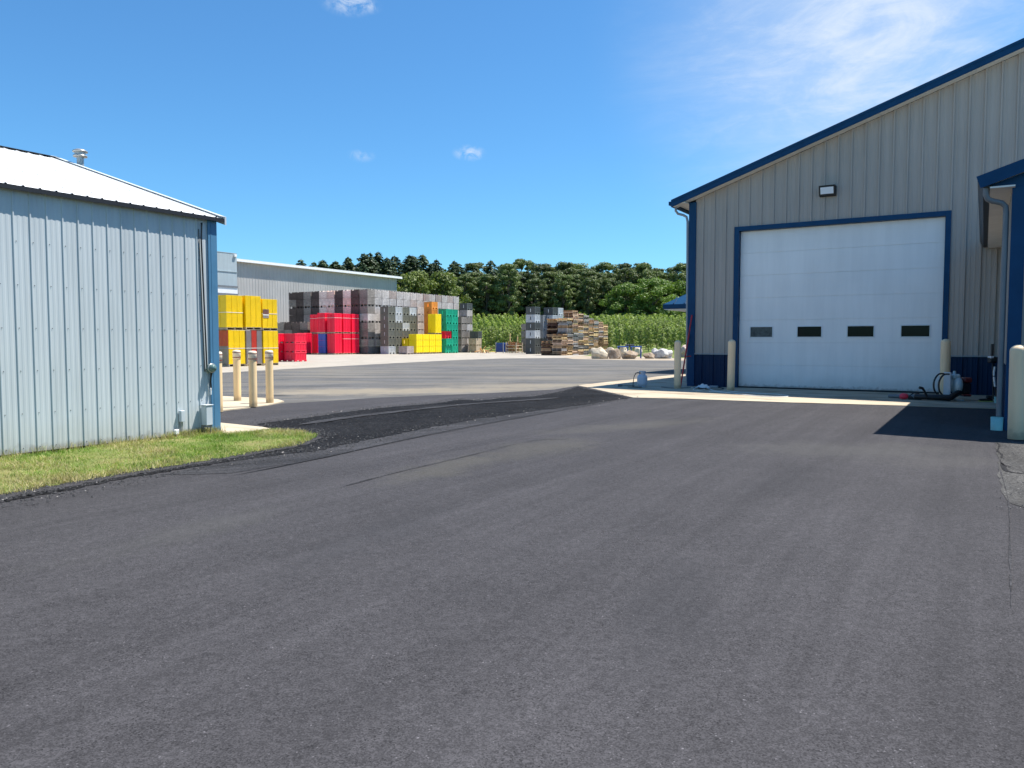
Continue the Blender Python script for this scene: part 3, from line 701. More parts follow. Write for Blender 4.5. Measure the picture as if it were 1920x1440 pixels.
    m.tube([(7.71,y-.08,z0),(7.71,y-.08,z0-.10),(7.735,y-.07,z0-.17),(7.80,y-.05,z0-.205),(7.92,y+.0,z0-.235),(7.975,y+.02,z0-.29),(7.985,y+.02,z0-.40),(7.985,y+.02,0.22)], 0.042, 8)
    d = m.build('downspout', MT['dsp'], root); d['label'] = 'grey downspout with an offset bend at the near corner'
    # navy hip canopy on the far side
    z = 3.02; a0, t0, t1 = -4.35, 9.37, 15.5
    m = MB(); rise = 1.95; rx = -1.0
    E = [(a0,t0,z),(0,t0,z),(0,t1,z),(a0,t1,z)]; Rr = [(rx,t0+3.0,z+rise),(rx,t1-3.0,z+rise),(0,t0+3.0,z+rise),(0,t1-3.0,z+rise)]
    m.add(E+Rr, [(0,1,6,4),(0,4,5,3),(4,6,7,5),(3,5,7,2)])
    m.box(a0, 0, t0, t1, z-.20, z-.002)
    # standing seams on the front face
    for k in range(1, 9):
        f = k/9; s = a0 + (0-a0)*f
        top = min(1.0, (s-a0)/(rx-a0))
        m.add([(s-.02,t0,z),(s+.02,t0,z),(s+.02,t0+3.0*top,z+rise*top),(s-.02,t0+3.0*top,z+rise*top),(s-.02,t0,z+.05),(s+.02,t0,z+.05),(s+.02,t0+3.0*top,z+rise*top+.05),(s-.02,t0+3.0*top,z+rise*top+.05)],
              [(4,5,6,7),(0,4,7,3),(1,2,6,5),(0,1,5,4)])
    cp = m.build('canopy_roof', MT['navy'], root)
    m = MB(); m.box(a0+.05, 0, t0+.05, t1-.05, z-.235, z-.203); m.build('canopy_soffit', MT['white'], cp)
big_building()

# ---------------------------------------------------------------- pale blue shed on the left
def shed():
    root = empty('shed', L0, -TH); tag(root, 'pale blue ribbed metal shed with galvanised roof and blue corner', 'building')
    c = lambda v: (lambda s: v); EZ = 3.245; pt = 0.1935
    Pw = lambda s, o, z: (o, s, z)
    m = MB(); siding(m, -12, -0.13, c(0.045), c(EZ-.02), Pw, pt, -2.839+0.0, rib=0.013, rw=0.007, tw=0.008, minor=0.0022)
    m.box(-9.1, -.01, -.03, 0.0, 0.04, EZ-.02); m.box(-9.1, -.01, -12, -11.97, .04, EZ-.02)
    m.add([(-9.1,0,EZ-.02),(-.01,0,EZ-.02),(-4.55,0,EZ+1.43)], [(0,1,2)]); m.add([(-9.1,-12,EZ-.02),(-.01,-12,EZ-.02),(-4.55,-12,EZ+1.43)], [(0,1,2)])
    m.box(-9.13,-9.1,-12,0,.04,EZ-.02)
    m.build('wall', MT['lightblue'], root)
    m = MB(); m.box(-9.05, -.03, -11.95, -.04, 0.0, 0.045); m.build('sill', MT['dark'], root)
    m = MB(); m.bbox(0.004, 0.026, -0.145, 0.012, 0.03, EZ, .003); m.bbox(-.13, 0.004, -.004, 0.012, 0.03, EZ, .003); m.box(0.026,0.030,-0.100,-0.088,0.03,EZ)
    m.build('corner_trim', MT['bluetrim'], root)
    # roof: ribs run up the slope
    sl = 0.318; oh = 0.085
    m = MB()
    def Pr(sign):
        def f(s, o, w):      # w = distance along slope direction measured horizontally from the eave
            x = oh - w if sign > 0 else -9.1 - oh + w
            return (x, s, EZ + sl*w + 0.006 + o)
        return f
    siding(m, -12.1, 0.11, c(0.0), c(4.55+oh), Pr(1), pt, -2.75, rib=0.014, rw=0.006, tw=0.012, minor=0.001, nminor=1)
    siding(m, -12.1, 0.11, c(0.0), c(4.55+oh), Pr(-1), pt, -2.75, rib=0.014, rw=0.006, tw=0.012, minor=0.001, nminor=1)
    rf = m.build('roof', MT['roofmetal'], root)
    m = MB()
    for k in range(5):
        w = 0.45 + k*0.98
        for j in range(0, 62):
            y = -12 + 0.04 + j*pt; 
            m.box(oh-w-.006, oh-w+.006, y+.045-.006, y+.045+.006, EZ+sl*w+.006, EZ+sl*w+.014)
    m.build('roof_screw', MT['grey'], rf)['kind'] = 'stuff'
    m = MB(); zr = EZ+sl*(4.55+oh)+.035
    for sg in (1,-1):
        m.add([(-4.55,-12.12,zr),(-4.55,.13,zr),(-4.55+sg*.16,.13,zr-.045),(-4.55+sg*.16,-12.12,zr-.045)], [(0,1,2,3)])
    m.build('ridge_cap', MT['dark'], rf)
    m = MB()
    for sg, x0 in ((1, oh+.01), (-1, -9.1-oh-.01)):
        e = lambda w, dz: (x0 - sg*w, 0, EZ + sl*w + dz)
        W = 4.55+oh+.01
        for (ya, yb) in ((.105,.135),):
            v = [(x0,ya,EZ+.03),(x0-sg*W,ya,EZ+sl*W+.03),(x0-sg*W,ya,EZ+sl*W-.09),(x0,ya,EZ-.09)]
            v += [(p[0],yb,p[2]) for p in v]
            m.add(v, [(0,1,2,3),(4,7,6,5),(0,4,5,1),(2,6,7,3),(0,3,7,4)])
        m.add([(x0,.02,EZ+.034),(x0-sg*W,.02,EZ+sl*W+.034),(x0-sg*W,.135,EZ+sl*W+.034),(x0,.135,EZ+.034)], [(0,1,2,3)])
    m.build('rake_trim', MT['boxgrey'], rf)
    m = MB(); m.box(0.0, oh-.004, -12.1, .105, EZ-.035, EZ+.002); m.box(oh-.006, oh+.006, -12.1, .13, EZ-.05, EZ+.001); m.build('eave_flashing', MT['dark'], rf)
    # screws on the wall
    m = MB()
    for j in range(0, 62):
        y = -2.839 + 0.028 + (j-48)*pt
        if not (-11.9 < y < -.16): continue
        for z in (2.60, 2.08, 1.56, 1.04, 0.52, 0.10): m.box(0, .007, y-.0035, y+.0035, z-.004, z+.004)
    m.build('wall_screw', MT['dark'], root)['kind'] = 'stuff'
    # conduit, meter, boxes
    m = MB(); m.tube([(.03,-.262,3.13),(.05,-.262,3.14),(.052,-.27,3.10),(.03,-.265,2.9),(.03,-.215,0.98)], .0115, 8)
    m.tube([(.022,-.30,3.05),(.022,-.245,0.95)], .006, 6); m.build('conduit', MT['black'], root)
    m = MB(); m.M = Matrix.Translation((0.02,-.165,1.0)) @ Matrix.Rotation(R(90), 4, 'Y')
    m.lathe([(0.0,0.0),(.062,0.0),(.068,.03),(.068,.05),(.058,.055),(.058,.075),(.05,.105),(.03,.125),(0,.13)], 20)
    mt_ = m.build('electric_meter', MT['meterglass'], root)
    m = MB(); m.M = Matrix.Translation((0.02,-.165,1.0)) @ Matrix.Rotation(R(90), 4, 'Y'); m.lathe([(.058,.052),(.070,.052),(.070,.066),(.058,.066)], 20); m.build('rim', MT['galv'], mt_)
    m = MB(); m.tube([(.06,-.16,.93),(.05,-.165,.86),(.035,-.16,.80),(.035,-.15,.66)], [.02,.012,.013,.011], 8); m.mi = 1; m.bbox(.02,.05,-.175,-.155,.60,.70,.004)
    m.build('meter_lead', [MT['black'], MT['white']], root)
    m = MB(); m.bbox(.035, .155, -.34, -.225, .155, .45, .008); m.bbox(.03,.165,-.35,-.215,.45,.462,.003)
    bx = m.build('utility_box', MT['boxgrey'], root)
    m = MB()
    for (x,y) in ((.06,-.32),(.06,-.25),(.13,-.25)): m.tube([(x,y,.16),(x+.005,y,.10),(x-.01,y+.01,0.0)], .009, 6)
    m.bbox(.05,.14,-.33,-.235,.125,.156,.003); m.build('leg', MT['dsp'], bx)
    m = MB(); m.bbox(.012, .075, -.70, -.635, .235, .40, .006); m.mi = 1; m.bbox(.02,.05,-.685,-.65,.0,.235,.004)
    m.build('pipe_box', [MT['boxgrey'], MT['galv']], root)
    m = MB(); m.bbox(.03,.08,-.80,-.735,.06,.135,.01); m.tube([(.055,-.765,.06),(.055,-.765,0.0)], .012, 6); m.build('outlet_box', MT['white'], root)
    # flue behind the gable
    m = MB(); p = PD(161, 13.95) - L0; fx, fy = p.dot(U), p.dot(V)
    zt = 4.80
    m.tube([(fx,fy,0),(fx,fy,zt-.10)], .058, 16); m.build('flue_pipe', MT['galv'], root)
    m = MB()
    m.lathe([(.058,-.115),(.115,-.11),(.115,-.085),(.09,-.08)], 24, (fx,fy,zt)); m.lathe([(.09,-.08),(.09,-.03)], 24, (fx,fy,zt))
    m.lathe([(.085,-.03),(.122,-.028),(.122,-.005),(.07,.022),(0,.028)], 24, (fx,fy,zt))
    m.build('flue_cap', MT['galv'], root)
shed()

# ---------------------------------------------------------------- long building far left
def long_building():
    E = PD(744, 113.5)
    root = empty('cold_store', E, -TH); tag(root, 'long plain grey metal building with white roof edge behind the bins', 'building')
    c = lambda v: (lambda s: v); Z = 10.80
    m = MB(); siding(m, -80, -.15, c(0), c(Z), lambda s,o,z: (o, s, z), 0.42, 0, rib=.03, rw=.03, tw=.02, minor=0.008, nminor=1)
    m.box(-40, -.01, -.03, 0, 0, Z); m.build('wall', MT['cool'], root)
    m = MB(); m.box(-.1,.05,-.16,.02,0,Z); m.build('corner_trim', MT['coolpanel'], root)
    m = MB()
    m.add([(.50,-80,Z+.02),(.50,.7,Z+.02),(-20,.7,Z+1.0),(-20,-80,Z+1.0),(.50,-80,Z-.16),(.50,.7,Z-.16),(-20,.7,Z+.8),(-20,-80,Z+.8)], [(0,1,2,3),(4,7,6,5),(1,5,6,2)])
    m.box(.5,.53,-80,.72,Z-.20,Z+.08); m.build('roof', MT['white'], root)
    m = MB(); m.box(.0,.5,-80,.7,Z-.22,Z-.2); m.box(.531,.56,-80,.72,Z-.24,Z-.12); m.build('roof_edge', MT['white'], root)
    r2 = empty('panel_block', E + V*-28.9 + U*0.75, -TH); tag(r2, 'tall grey green panelled block beside the shed corner', 'building')
    m = MB(); Z = 11.42; m.box(-12, 0, -14, 0, 0, Z)
    m.box(-.02, .03, -14, 0.0, Z-.06, Z); m.box(-.02,.06,-14,-0.0,9.25,9.33); m.build('wall', MT['coolpanel'], r2)
    m = MB(); m.box(0.001,.12,-14,0.02,7.49,7.69); m.box(0.001,.12,-14,0.02,6.55,6.82); m.build('dark_band', MT['dsp'], r2)
    m = MB(); m.box(0.001,.05,-14,0,6.82,7.49); m.box(0.001,.05,-14,0,5.2,6.55); m.build('light_band', MT['white'], r2)
    m = MB(); m.bbox(-.2,.2,-.45,-.1,Z-.42,Z-.15,.02); m.build('white_box', MT['white'], r2)
long_building()

# ---------------------------------------------------------------- bollards
def bollards():
    def mk_plain(r, h, tilt=0):
        m = MB(); n = 28
        prof = [(r, 0.0), (r, h-r*0.85)] + [(r*math.cos(a), h-r*0.85+r*0.85*math.sin(a)) for a in [R(q) for q in range(12, 91, 13)]] + [(0.0, h)]
        m.lathe(prof, n); return m
    for (px, py, r, h, lab) in ((1270,727.5,.098,1.41,'plain cream bollard beside the propane cylinder'), (1370,731.7,.102,1.43,'cream round-topped bollard at the left side of the big door'),
                           (1770.5,744.5,.112,1.44,'cream round-topped bollard at the right side of the big door'), (1906,822,.112,1.335,'large near cream bollard at the right edge by the turquoise pipe')):
        o = mk_plain(r, h).build('bollard', MT['cream2'], None, G(px, py+1, 0.02)); tag(o, lab, 'bollard', 'plain cream bollards by the big building')
        o.rotation_euler = (rnd.uniform(-.012,.012), rnd.uniform(-.008,.012), 0)
    proto = None
    for (px, py, h, lab) in ((409.8,772,1.17,'striped cream bollard half hidden by the shed corner'), (445.4,751.2,1.155,'striped cream bollard furthest back on the concrete pad'),
                        (475,762.3,1.155,'striped cream bollard nearest the camera on the concrete pad'), (506,755.2,1.155,'striped cream bollard at the right end of the pad')):
        r = .083; g = G(px, py, 0.03)
        if proto is None:
            m = MB(); m.lathe([(r,0),(r,h-.20)], 28); root = m.build('striped_bollard', MT['cream'], None, g)
            m = MB(); q = r+.006; m.lathe([(r,h-.21),(q,h-.21),(q,h-.035),(q*.93,h-.012),(q*.75,h-.002),(0,h+.004)], 28); m.build('cap', MT['creamcap'], root)
            for dz in (.058, .168):
                m = MB(); m.lathe([(q+.002,h-dz-.009),(q+.002,h-dz+.009)], 28); m.build('stripe', MT['stripe'], root)
            proto = root
        else: root = copy_thing(proto, g, rnd.random())
        tag(root, lab, 'bollard', 'striped bollards on the concrete pad')
bollards()

# ---------------------------------------------------------------- bins, crates and pallets
BW = 1.16; BP = 1.225
def corner(px, py): return G(px, py)
def centre(c): return c - U*(BW/2) + V*(BW/2)

def wood_bin_mesh(mat):
    m = MB(); w = BW/2
    for x in (-1,0,1):
        for y in (-1,0,1): m.box(x*(w-.075)-.055,x*(w-.075)+.055,y*(w-.075)-.055,y*(w-.075)+.055,0,.113)
    h0, h1 = .115, .885; w = BW/2; nb = 5; bh = (h1-h0)/nb; t = .025
    m.box(-w+.24,w-.24,-w+.24,w-.24,.0,.112)  # added solid block, stops daylight showing through between the feet
    for i in range(nb):
        z0 = h0+i*bh; z1 = z0+bh-.014
        j = [rnd.uniform(-.006,.006) for _ in range(4)]
        m.box(-w,w,-w+j[0],-w+t+j[0],z0,z1); m.box(-w,w,w-t+j[1],w+j[1],z0,z1); m.box(-w+j[2],-w+t+j[2],-w+t,w-t,z0,z1); m.box(w-t+j[3],w+j[3],-w+t,w-t,z0,z1)
    for sx in (-1,1):
        for sy in (-1,1): m.box(min(sx*(w-t),sx*(w-.11)),max(sx*(w-t),sx*(w-.11)),min(sy*(w-t),sy*(w-.11)),max(sy*(w-t),sy*(w-.11)),h0,h1-.01)
    m.box(-w+t,w-t,-w+t,w-t,h0,h0+.03)
    return m.mesh('wooden_bin', mat)
WOODS = [m_wood('wood_pale', (0.50,0.46,0.43), objvar=.14), m_wood('wood_grey', (0.235,0.212,0.19)), m_wood('wood_dark', (0.105,0.083,0.074)), m_wood('wood_pink', (0.42,0.35,0.315)), m_wood('wood_tan', (0.42,0.34,0.24)), m_wood('wood_bleached', (0.84,0.72,0.62), objvar=.08), m_wood('wood_bleached_pink', (0.84,0.64,0.53), objvar=.08)]
WN = ['pale grey', 'mid grey', 'dark grey', 'pinkish grey', 'tan', 'bleached', 'bleached pinkish']
wb_mesh = wood_bin_mesh(WOODS[0])
def wooden_bin(c, z, mi, inverted, label, group, yaw=0.0):
    root = link('wooden_bin', wb_mesh, None, (c.x, c.y, z + (0.885 if inverted else 0))); root.rotation_mode = 'XYZ'
    root.rotation_euler = ((math.pi if inverted else 0), 0, -TH + yaw)
    setmat(root, WOODS[mi])
    tag(root, label, 'bin', group); return root

def big_wall_of_bins():
    cols = []; 
    P = corner(690, 664.1)
    # front line of the stack, walked from its left end: rightwards along U or away along V
    start = P - U*BP*10; here = Vector(start)
    path = 'UUUUUUUUUU' + 'V'*14
    for i, ch in enumerate(path):
        if ch == 'U': c = here + U*(BP/2) + V*(BP/2); here = here + U*BP
        else: c = here - U*(BP/2) + V*(BP/2); here = here + V*BP
        cols.append(c)
    # corners can be walked twice: keep one column per place
    seen = []; out = []
    for c in cols:
        if all((c-s).length > 0.6 for s in seen): seen.append(c); out.append(c)
    tone = {0:2,1:2,2:1,3:2,4:5,5:6,6:2,7:6,8:2,9:1}
    for ci, c in enumerate(out):
        base = tone.get(ci, 0)
        c = c + Vector((rnd.uniform(-.03,.03), rnd.uniform(-.03,.03), 0))
        for t in range(8):
            z = t*0.8875 + 0.004; inv = t % 2 == 1
            mi = base if rnd.random() < .75 else rnd.choice((2,1,2,1) if base == 2 else ((5,6,4) if base > 4 else (0,3,1,0)))
            lab = '%s wooden bin, %s from top, %s column of long bin wall' % (WN[mi], 'first' if t == 7 else CARD[7-t], CARD[ci])
            wooden_bin(c, z, mi, inv, lab, 'wooden bins stacked in the long wall', rnd.uniform(-.02,.02))
    # lower front row at the far left
    Q = PD(577, 84.0)
    for ci in range(4):
        c = Q - U*BP*(3-ci+.5) + V*BP*0.5
        for t in range(4):
            mi = rnd.choice((2,1,2,1)); lab = '%s wooden bin, %s from top, %s column behind short red bins' % (WN[mi], 'first' if t == 3 else CARD[3-t], CARD[ci])
            wooden_bin(c, t*0.8875+.004, mi, t % 2 == 1, lab, 'wooden bins in the low front row', rnd.uniform(-.03,.03))
big_wall_of_bins()

def plastic_mesh():
    """vented plastic bin: ribbed walls, two fork pockets on the U face, a tall slot on the other"""
    m = MB(); w = BW/2; h = .86; t = .03
    m.box(-w+.04,w-.04,-w+.04,w-.04,.16,.20); m.box(-.03,.03,-w+.05,w-.05,0,.158)  # second box is an added blocker that keeps the fork pockets dark
    for y0, y1 in ((-w+.02,-w+.17),(w-.17,w-.02),(-.12,.12)): m.box(-w+.06,w-.06,y0,y1,0.002,.159)
    for sg in (-1,1):
        # U faces: panel recessed, frame proud, lattice
        a, b_ = (w-.05, w-.02) if sg > 0 else (-w+.02, -w+.05)
        m.box(a,b_,-w+.05,w-.05,.20,h-.03)
        a2, b2 = (w-.05, w) if sg > 0 else (-w, -w+.05)
        for y0, y1 in ((-w,-w+.09),(w-.09,w),(-.04,.04)): m.box(a2,b2,y0,y1,.0,h)
        m.box(a2,b2,-w+.09,-.04,h-.08,h); m.box(a2,b2,.04,w-.09,h-.08,h)
        m.box(a2,b2,-w+.09,-.04,.19,.26); m.box(a2,b2,.04,w-.09,.19,.26)
        for k in range(5):
            for s2 in (-1,1):
                y = s2*(.11+k*.085); m.box(b_ if sg>0 else a-.012, b_+.012 if sg>0 else a, y-.012, y+.012, .27, h-.09)
        m.box(a2,b2,-w+.09,-w+.17,0,.19); m.box(a2,b2,w-.17,w-.09,0,.19); m.box(a2,b2,-.12,-.04,0,.19); m.box(a2,b2,.04,.12,0,.19)
        # V faces: full panel with a central slot
        a, b_ = (w-.045, w-.01) if sg > 0 else (-w+.01, -w+.045)
        m.box(-w+.05,-.05,a,b_,.05,h-.02); m.box(.05,w-.05,a,b_,.05,h-.02); m.box(-.05,.05,a,b_,.05,.28); m.box(-.05,.05,a,b_,h-.2,h-.02)
        a2, b2 = (w-.05, w) if sg > 0 else (-w, -w+.05)
        m.box(-w+.05,w-.05,a2,b2,h-.05,h-.001)
        for k in (-3,-2,-1,1,2,3): m.box(k*.15-.015,k*.15+.015,(a2 if sg<0 else b_),(a if sg<0 else b2),.06,h-.05)
    return m
pl_mesh = plastic_mesh().mesh('plastic_bin', MT['grey'])
def sheen_mesh(): 
    m = MB(); w = BW/2
    for sg in (-1,1):
        y = sg*(w-.028); m.box(-.028,.028,y-.006,y+.006,.285,.655)  # white strip painted in as light showing through the slot
    return m.mesh('slot_light', MT['white'])
slot_mesh = sheen_mesh()
PLC = {k: paint('plastic_'+k.replace(' ','_'), v, 0.5, 0.10, objvar=0.10) for k, v in {
  'olive grey': (0.150,0.148,0.120), 'pale grey': (0.50,0.52,0.53), 'cream': (0.66,0.60,0.45), 'dark grey': (0.085,0.09,0.085),
  'orange': (0.80,0.30,0.045), 'green': (0.006,0.36,0.21), 'red': (0.8,0.010,0.04), 'yellow': (0.90,0.62,0.0), 'mid grey': (0.24,0.26,0.28)}.items()}
def plastic_bin(c, z, colr, label, group, slot=True, yaw=0.0):
    root = link('plastic_bin', pl_mesh, None, (c.x, c.y, z + .004)); root.rotation_euler = (0,0,-TH+yaw); setmat(root, PLC[colr])
    if slot: link('slot_strip', slot_mesh, root)
    tag(root, label, 'bin', group); return root
PH = 0.866
def plastic_stacks():
    C0 = PD(728.5, 83.8); g = 'vented grey plastic bins in front of the wooden wall'
    cols = [['olive grey']*5+['pale grey'], ['pale grey','pale grey','olive grey','olive grey','olive grey','olive grey'],
            ['olive grey','olive grey','pale grey','olive grey','cream','olive grey'], ['pale grey','olive grey','olive grey','olive grey','olive grey','olive grey']]
    for j, cl in enumerate(cols):
        c = centre(C0) + V*BP*j*1.0
        for t in range(6):
            col = cl[t]; wh = 'first' if t == 0 else CARD[t]
            plastic_bin(c, (5-t)*PH, col, '%s vented plastic bin, %s from top, %s column beside bin wall' % (col, wh, CARD[j]), g, j == 0, rnd.uniform(-.012,.012))
    # pinkish wooden bins behind
    c = centre(C0) + V*BP*4.15
    for t in range(6): wooden_bin(c, t*.89+.004, 3, False, 'pinkish wooden bin, %s from top, beside the orange bins' % ('first' if t == 5 else CARD[5-t]), 'pinkish wooden bins beside the orange ones')
    # orange
    c = centre(PD(810, 91.0))
    for t in range(7): plastic_bin(c, t*PH, 'orange', 'orange plastic bin, %s from top, behind the yellow crate load' % ('first' if t == 6 else CARD[6-t]), 'orange bins behind the yellow crates', False)
    # green
    c = centre(PD(836.5, 90.8))
    for t in range(6):
        if t == 2:
            plastic_bin(c - U*0.10, t*PH, 'red', 'single red plastic bin wedged within the green bin column', 'odd coloured bins', False)
        else: plastic_bin(c + U*rnd.uniform(-.12,.12), t*PH, 'green', 'green plastic bin, %s from top in the near green column' % ('first' if t == 5 else CARD[5-t]), 'green plastic bins', False, rnd.uniform(-.03,.03))
    c2 = c + V*BP*1.02
    for t in range(6): plastic_bin(c2, t*PH, 'green', 'green plastic bin, %s from top in the rear green column by the trees' % ('first' if t == 5 else CARD[5-t]), 'green plastic bins', False)
    # wooden stack to the right of the green ones
    c = centre(PD(865.5, 95.5)); g = 'wooden bins right of the green ones'
    for t in range(5): wooden_bin(c, t*.885+.004, 1, False, 'weathered wooden bin, %s from top, stack right of the green bins' % ('first' if t == 4 else CARD[4-t]), g)
    c = centre(PD(865.5, 95.5)) + V*BP
    for t in range(6): wooden_bin(c, t*.885+.004, 0 if t % 2 else 1, False, 'weathered wooden bin, %s from top, rearmost stack at right end of bins' % ('first' if t == 5 else CARD[5-t]), g)
    tag(plastic_bin(c, 6*.885, 'dark grey', '', ''), 'dark plastic bin on top of the rearmost wooden stack', 'bin', 'odd coloured bins')
    tag(plastic_bin(centre(corner(855.6, 661.2)), 0, 'mid grey', '', ''), 'single dark vented bin standing in front of the green column', 'bin', 'odd coloured bins')
    wooden_bin(centre(PD(763, 82.4)), 0.004, 3, False, 'single wooden bin standing before the olive plastic bins', 'single wooden bins on the concrete')
    wooden_bin(centre(corner(872, 660.6)) , 0.004, 0, False, 'single pale wooden bin beside the brown crates', 'single wooden bins on the concrete')
    # brown crates and dark boxes
    c = centre(PD(893, 95.2))
    for t in range(2): wooden_bin(c, t*.885+.004, 4, False, '%s brown wooden crate in the pile right of the bins' % ('upper', 'lower')[1-t], 'brown crates at the right end')
    plastic_bin(c + V*.2, 2*.885+.004, 'dark grey', 'dark bin lying on top of the brown wooden crates', 'odd coloured bins', False, .2)
    # stacks by the pallets
    g = 'grey plastic bins left of the pallets'
    def st(c, cl, who, slot):
        n = len(cl)
        for t, col in enumerate(cl): plastic_bin(c, (n-1-t)*PH, col, '%s plastic bin, %s from top, %s' % (col, 'first' if t == 0 else CARD[t], who), g, slot and col != 'pale grey', rnd.uniform(-.015,.015))
    c = centre(corner(1003, 664.0)); st(c, ['dark grey','pale grey','dark grey','pale grey','dark grey','dark grey'], 'near left stack beside the pallets', True)
    st(c + V*BP*1.5, ['mid grey','mid grey','mid grey','dark grey','mid grey'][:5], 'hidden stack behind the near left one', False)
    c = centre(PD(1036.5, 86.2)); st(c, ['dark grey','pale grey','pale grey','dark grey','mid grey','dark grey'], 'second stack partly behind the dark pallets', True)
    st(c + V*BP*1.08, ['pale grey','pale grey','mid grey','mid grey','mid grey','mid grey'], 'third stack above the dark pallets', False)
    c = centre(PD(993, 93.5))
    for t in range(4): wooden_bin(c, t*.885+.004, 1, False, 'grey wooden bin, %s from top, left of the plastic stacks' % ('first' if t == 3 else CARD[3-t]), 'wooden bins left of the plastic stacks')
plastic_stacks()

# strapped pallet loads of nested crates
def column_mesh(w, d, h, kind, name):
    m = MB()
    if kind == 'rim':
        n = int(h/.062); prof = []
        for i in range(n):
            z = i*h/n; prof += [(0.018, z), (0.018, z+h/n*.45), (0.0, z+h/n*.5), (0.0, z+h/n*.97)]
        prof.append((0.0, h))
        vs = []; fs = []
        for off, z in prof: a, b_ = w/2-off, d/2-off; vs += [(-a,-b_,z),(a,-b_,z),(a,b_,z),(-a,b_,z)]
        for i in range(len(prof)-1):
            for k in range(4): k2 = (k+1)%4; fs.append((i*4+k,i*4+k2,(i+1)*4+k2,(i+1)*4+k))
        e = (len(prof)-1)*4; fs.append((e,e+1,e+2,e+3)); m.add(vs, fs)
        for sx in (-1,1):
            for sy in (-1,1): m.box(sx*(w/2-.03)-.025,sx*(w/2-.03)+.025,sy*(d/2-.03)-.025,sy*(d/2-.03)+.025,0,.07)
    else:
        m.box(-w/2+.02,w/2-.02,-d/2+.02,d/2-.02,0.02,h-.02)
        m.bbox(-w/2,w/2,-d/2,d/2,h-.09,h,.012); m.bbox(-w/2,w/2,-d/2,d/2,0,.09,.012)
        for k in (-1,1):
            for sg in (-1,1):
                y = sg*(d/2-.011); m.box(k*w*.31-.035,k*w*.31+.035,y-.011,y+.011,.09,h-.09)
                x = sg*(w/2-.011); m.box(x-.011,x+.011,k*d*.31-.05,k*d*.31+.05,.09,h-.09)
    return m.mesh(name, MT['grey'])
LW = 1.10; cw, cd = LW/2, LW/3
cm = {}
pal_m = None
def pallet_mesh(w=1.10, h=.138):
    m = MB(); a = w/2
    for k in range(7): x = -a+.05+k*(w-.10)/6; m.box(x-.05,x+.05,-a,a,h-.02,h)
    for k in (-1,0,1): y = k*(a-.03); m.box(-a,a,y-.022,y+.022,.02,h-.02); m.box(k*(a-.06)-.05,k*(a-.06)+.05,-a,a,0,.018)
    return m.mesh('pallet', WOODS[4])
pal_m = pallet_mesh()
strapm = paint('strap_white', (0.80,0.78,0.72), 0.4, 0.05)
LC = {'yellow': paint('crate_yellow', (0.98,0.68,0.0), 0.42, 0.05, objvar=.04), 'bright': paint('crate_bright_yellow', (0.95,0.72,0.0), 0.42, 0.04, objvar=.02), 'red': paint('crate_red', (0.90,0.010,0.05), 0.42, 0.05, objvar=.05),
      'brick': paint('crate_brick', (0.60,0.045,0.02), 0.5, 0.08), 'greyl': paint('crate_grey', (0.27,0.235,0.22), 0.55, 0.10), 'blue': paint('crate_blue', (0.055,0.10,0.42), 0.45, 0.06)}
def load(c, z, h, cols, kind, label, group, strap=None, pal=True, cat='crate load'):
    """c: near right corner on the ground; six nested stacks on a pallet, optional strap round them"""
    cc = c - U*(LW/2) + V*(LW/2)
    root = empty('crate_load', (cc.x, cc.y, z+.004), -TH + rnd.uniform(-.008,.008)); tag(root, label, cat, group)
    p0 = .14 if pal else 0.0
    if pal: p = link('pallet', pal_m, root); setmat(p, WOODS[4])
    key = (kind, round(h-p0, 2))
    if key not in cm: cm[key] = column_mesh(cw-.012, cd-.012, h-p0, kind, 'crate_stack')
    for i in range(2):
        for j in range(3):
            o = link('crate_stack', cm[key], root, ((i-.5)*cw, (j-1)*cd, p0)); k = cols[j] if isinstance(cols, list) else cols
            setmat(o, LC[k])
    if strap:
        m = MB(); a = LW/2+.004
        for s_ in (strap if isinstance(strap, (list,tuple)) else [strap]):
            m.box(a-.003,a+.003,-a,a,s_,s_+.028); m.box(-a,a,-a-.003,-a+.003,s_,s_+.028); m.box(-a-.003,-a+.003,-a,a,s_,s_+.028); m.box(-a,a,a-.003,a+.003,s_,s_+.028)
        m.build('strap', strapm, root)
    return root
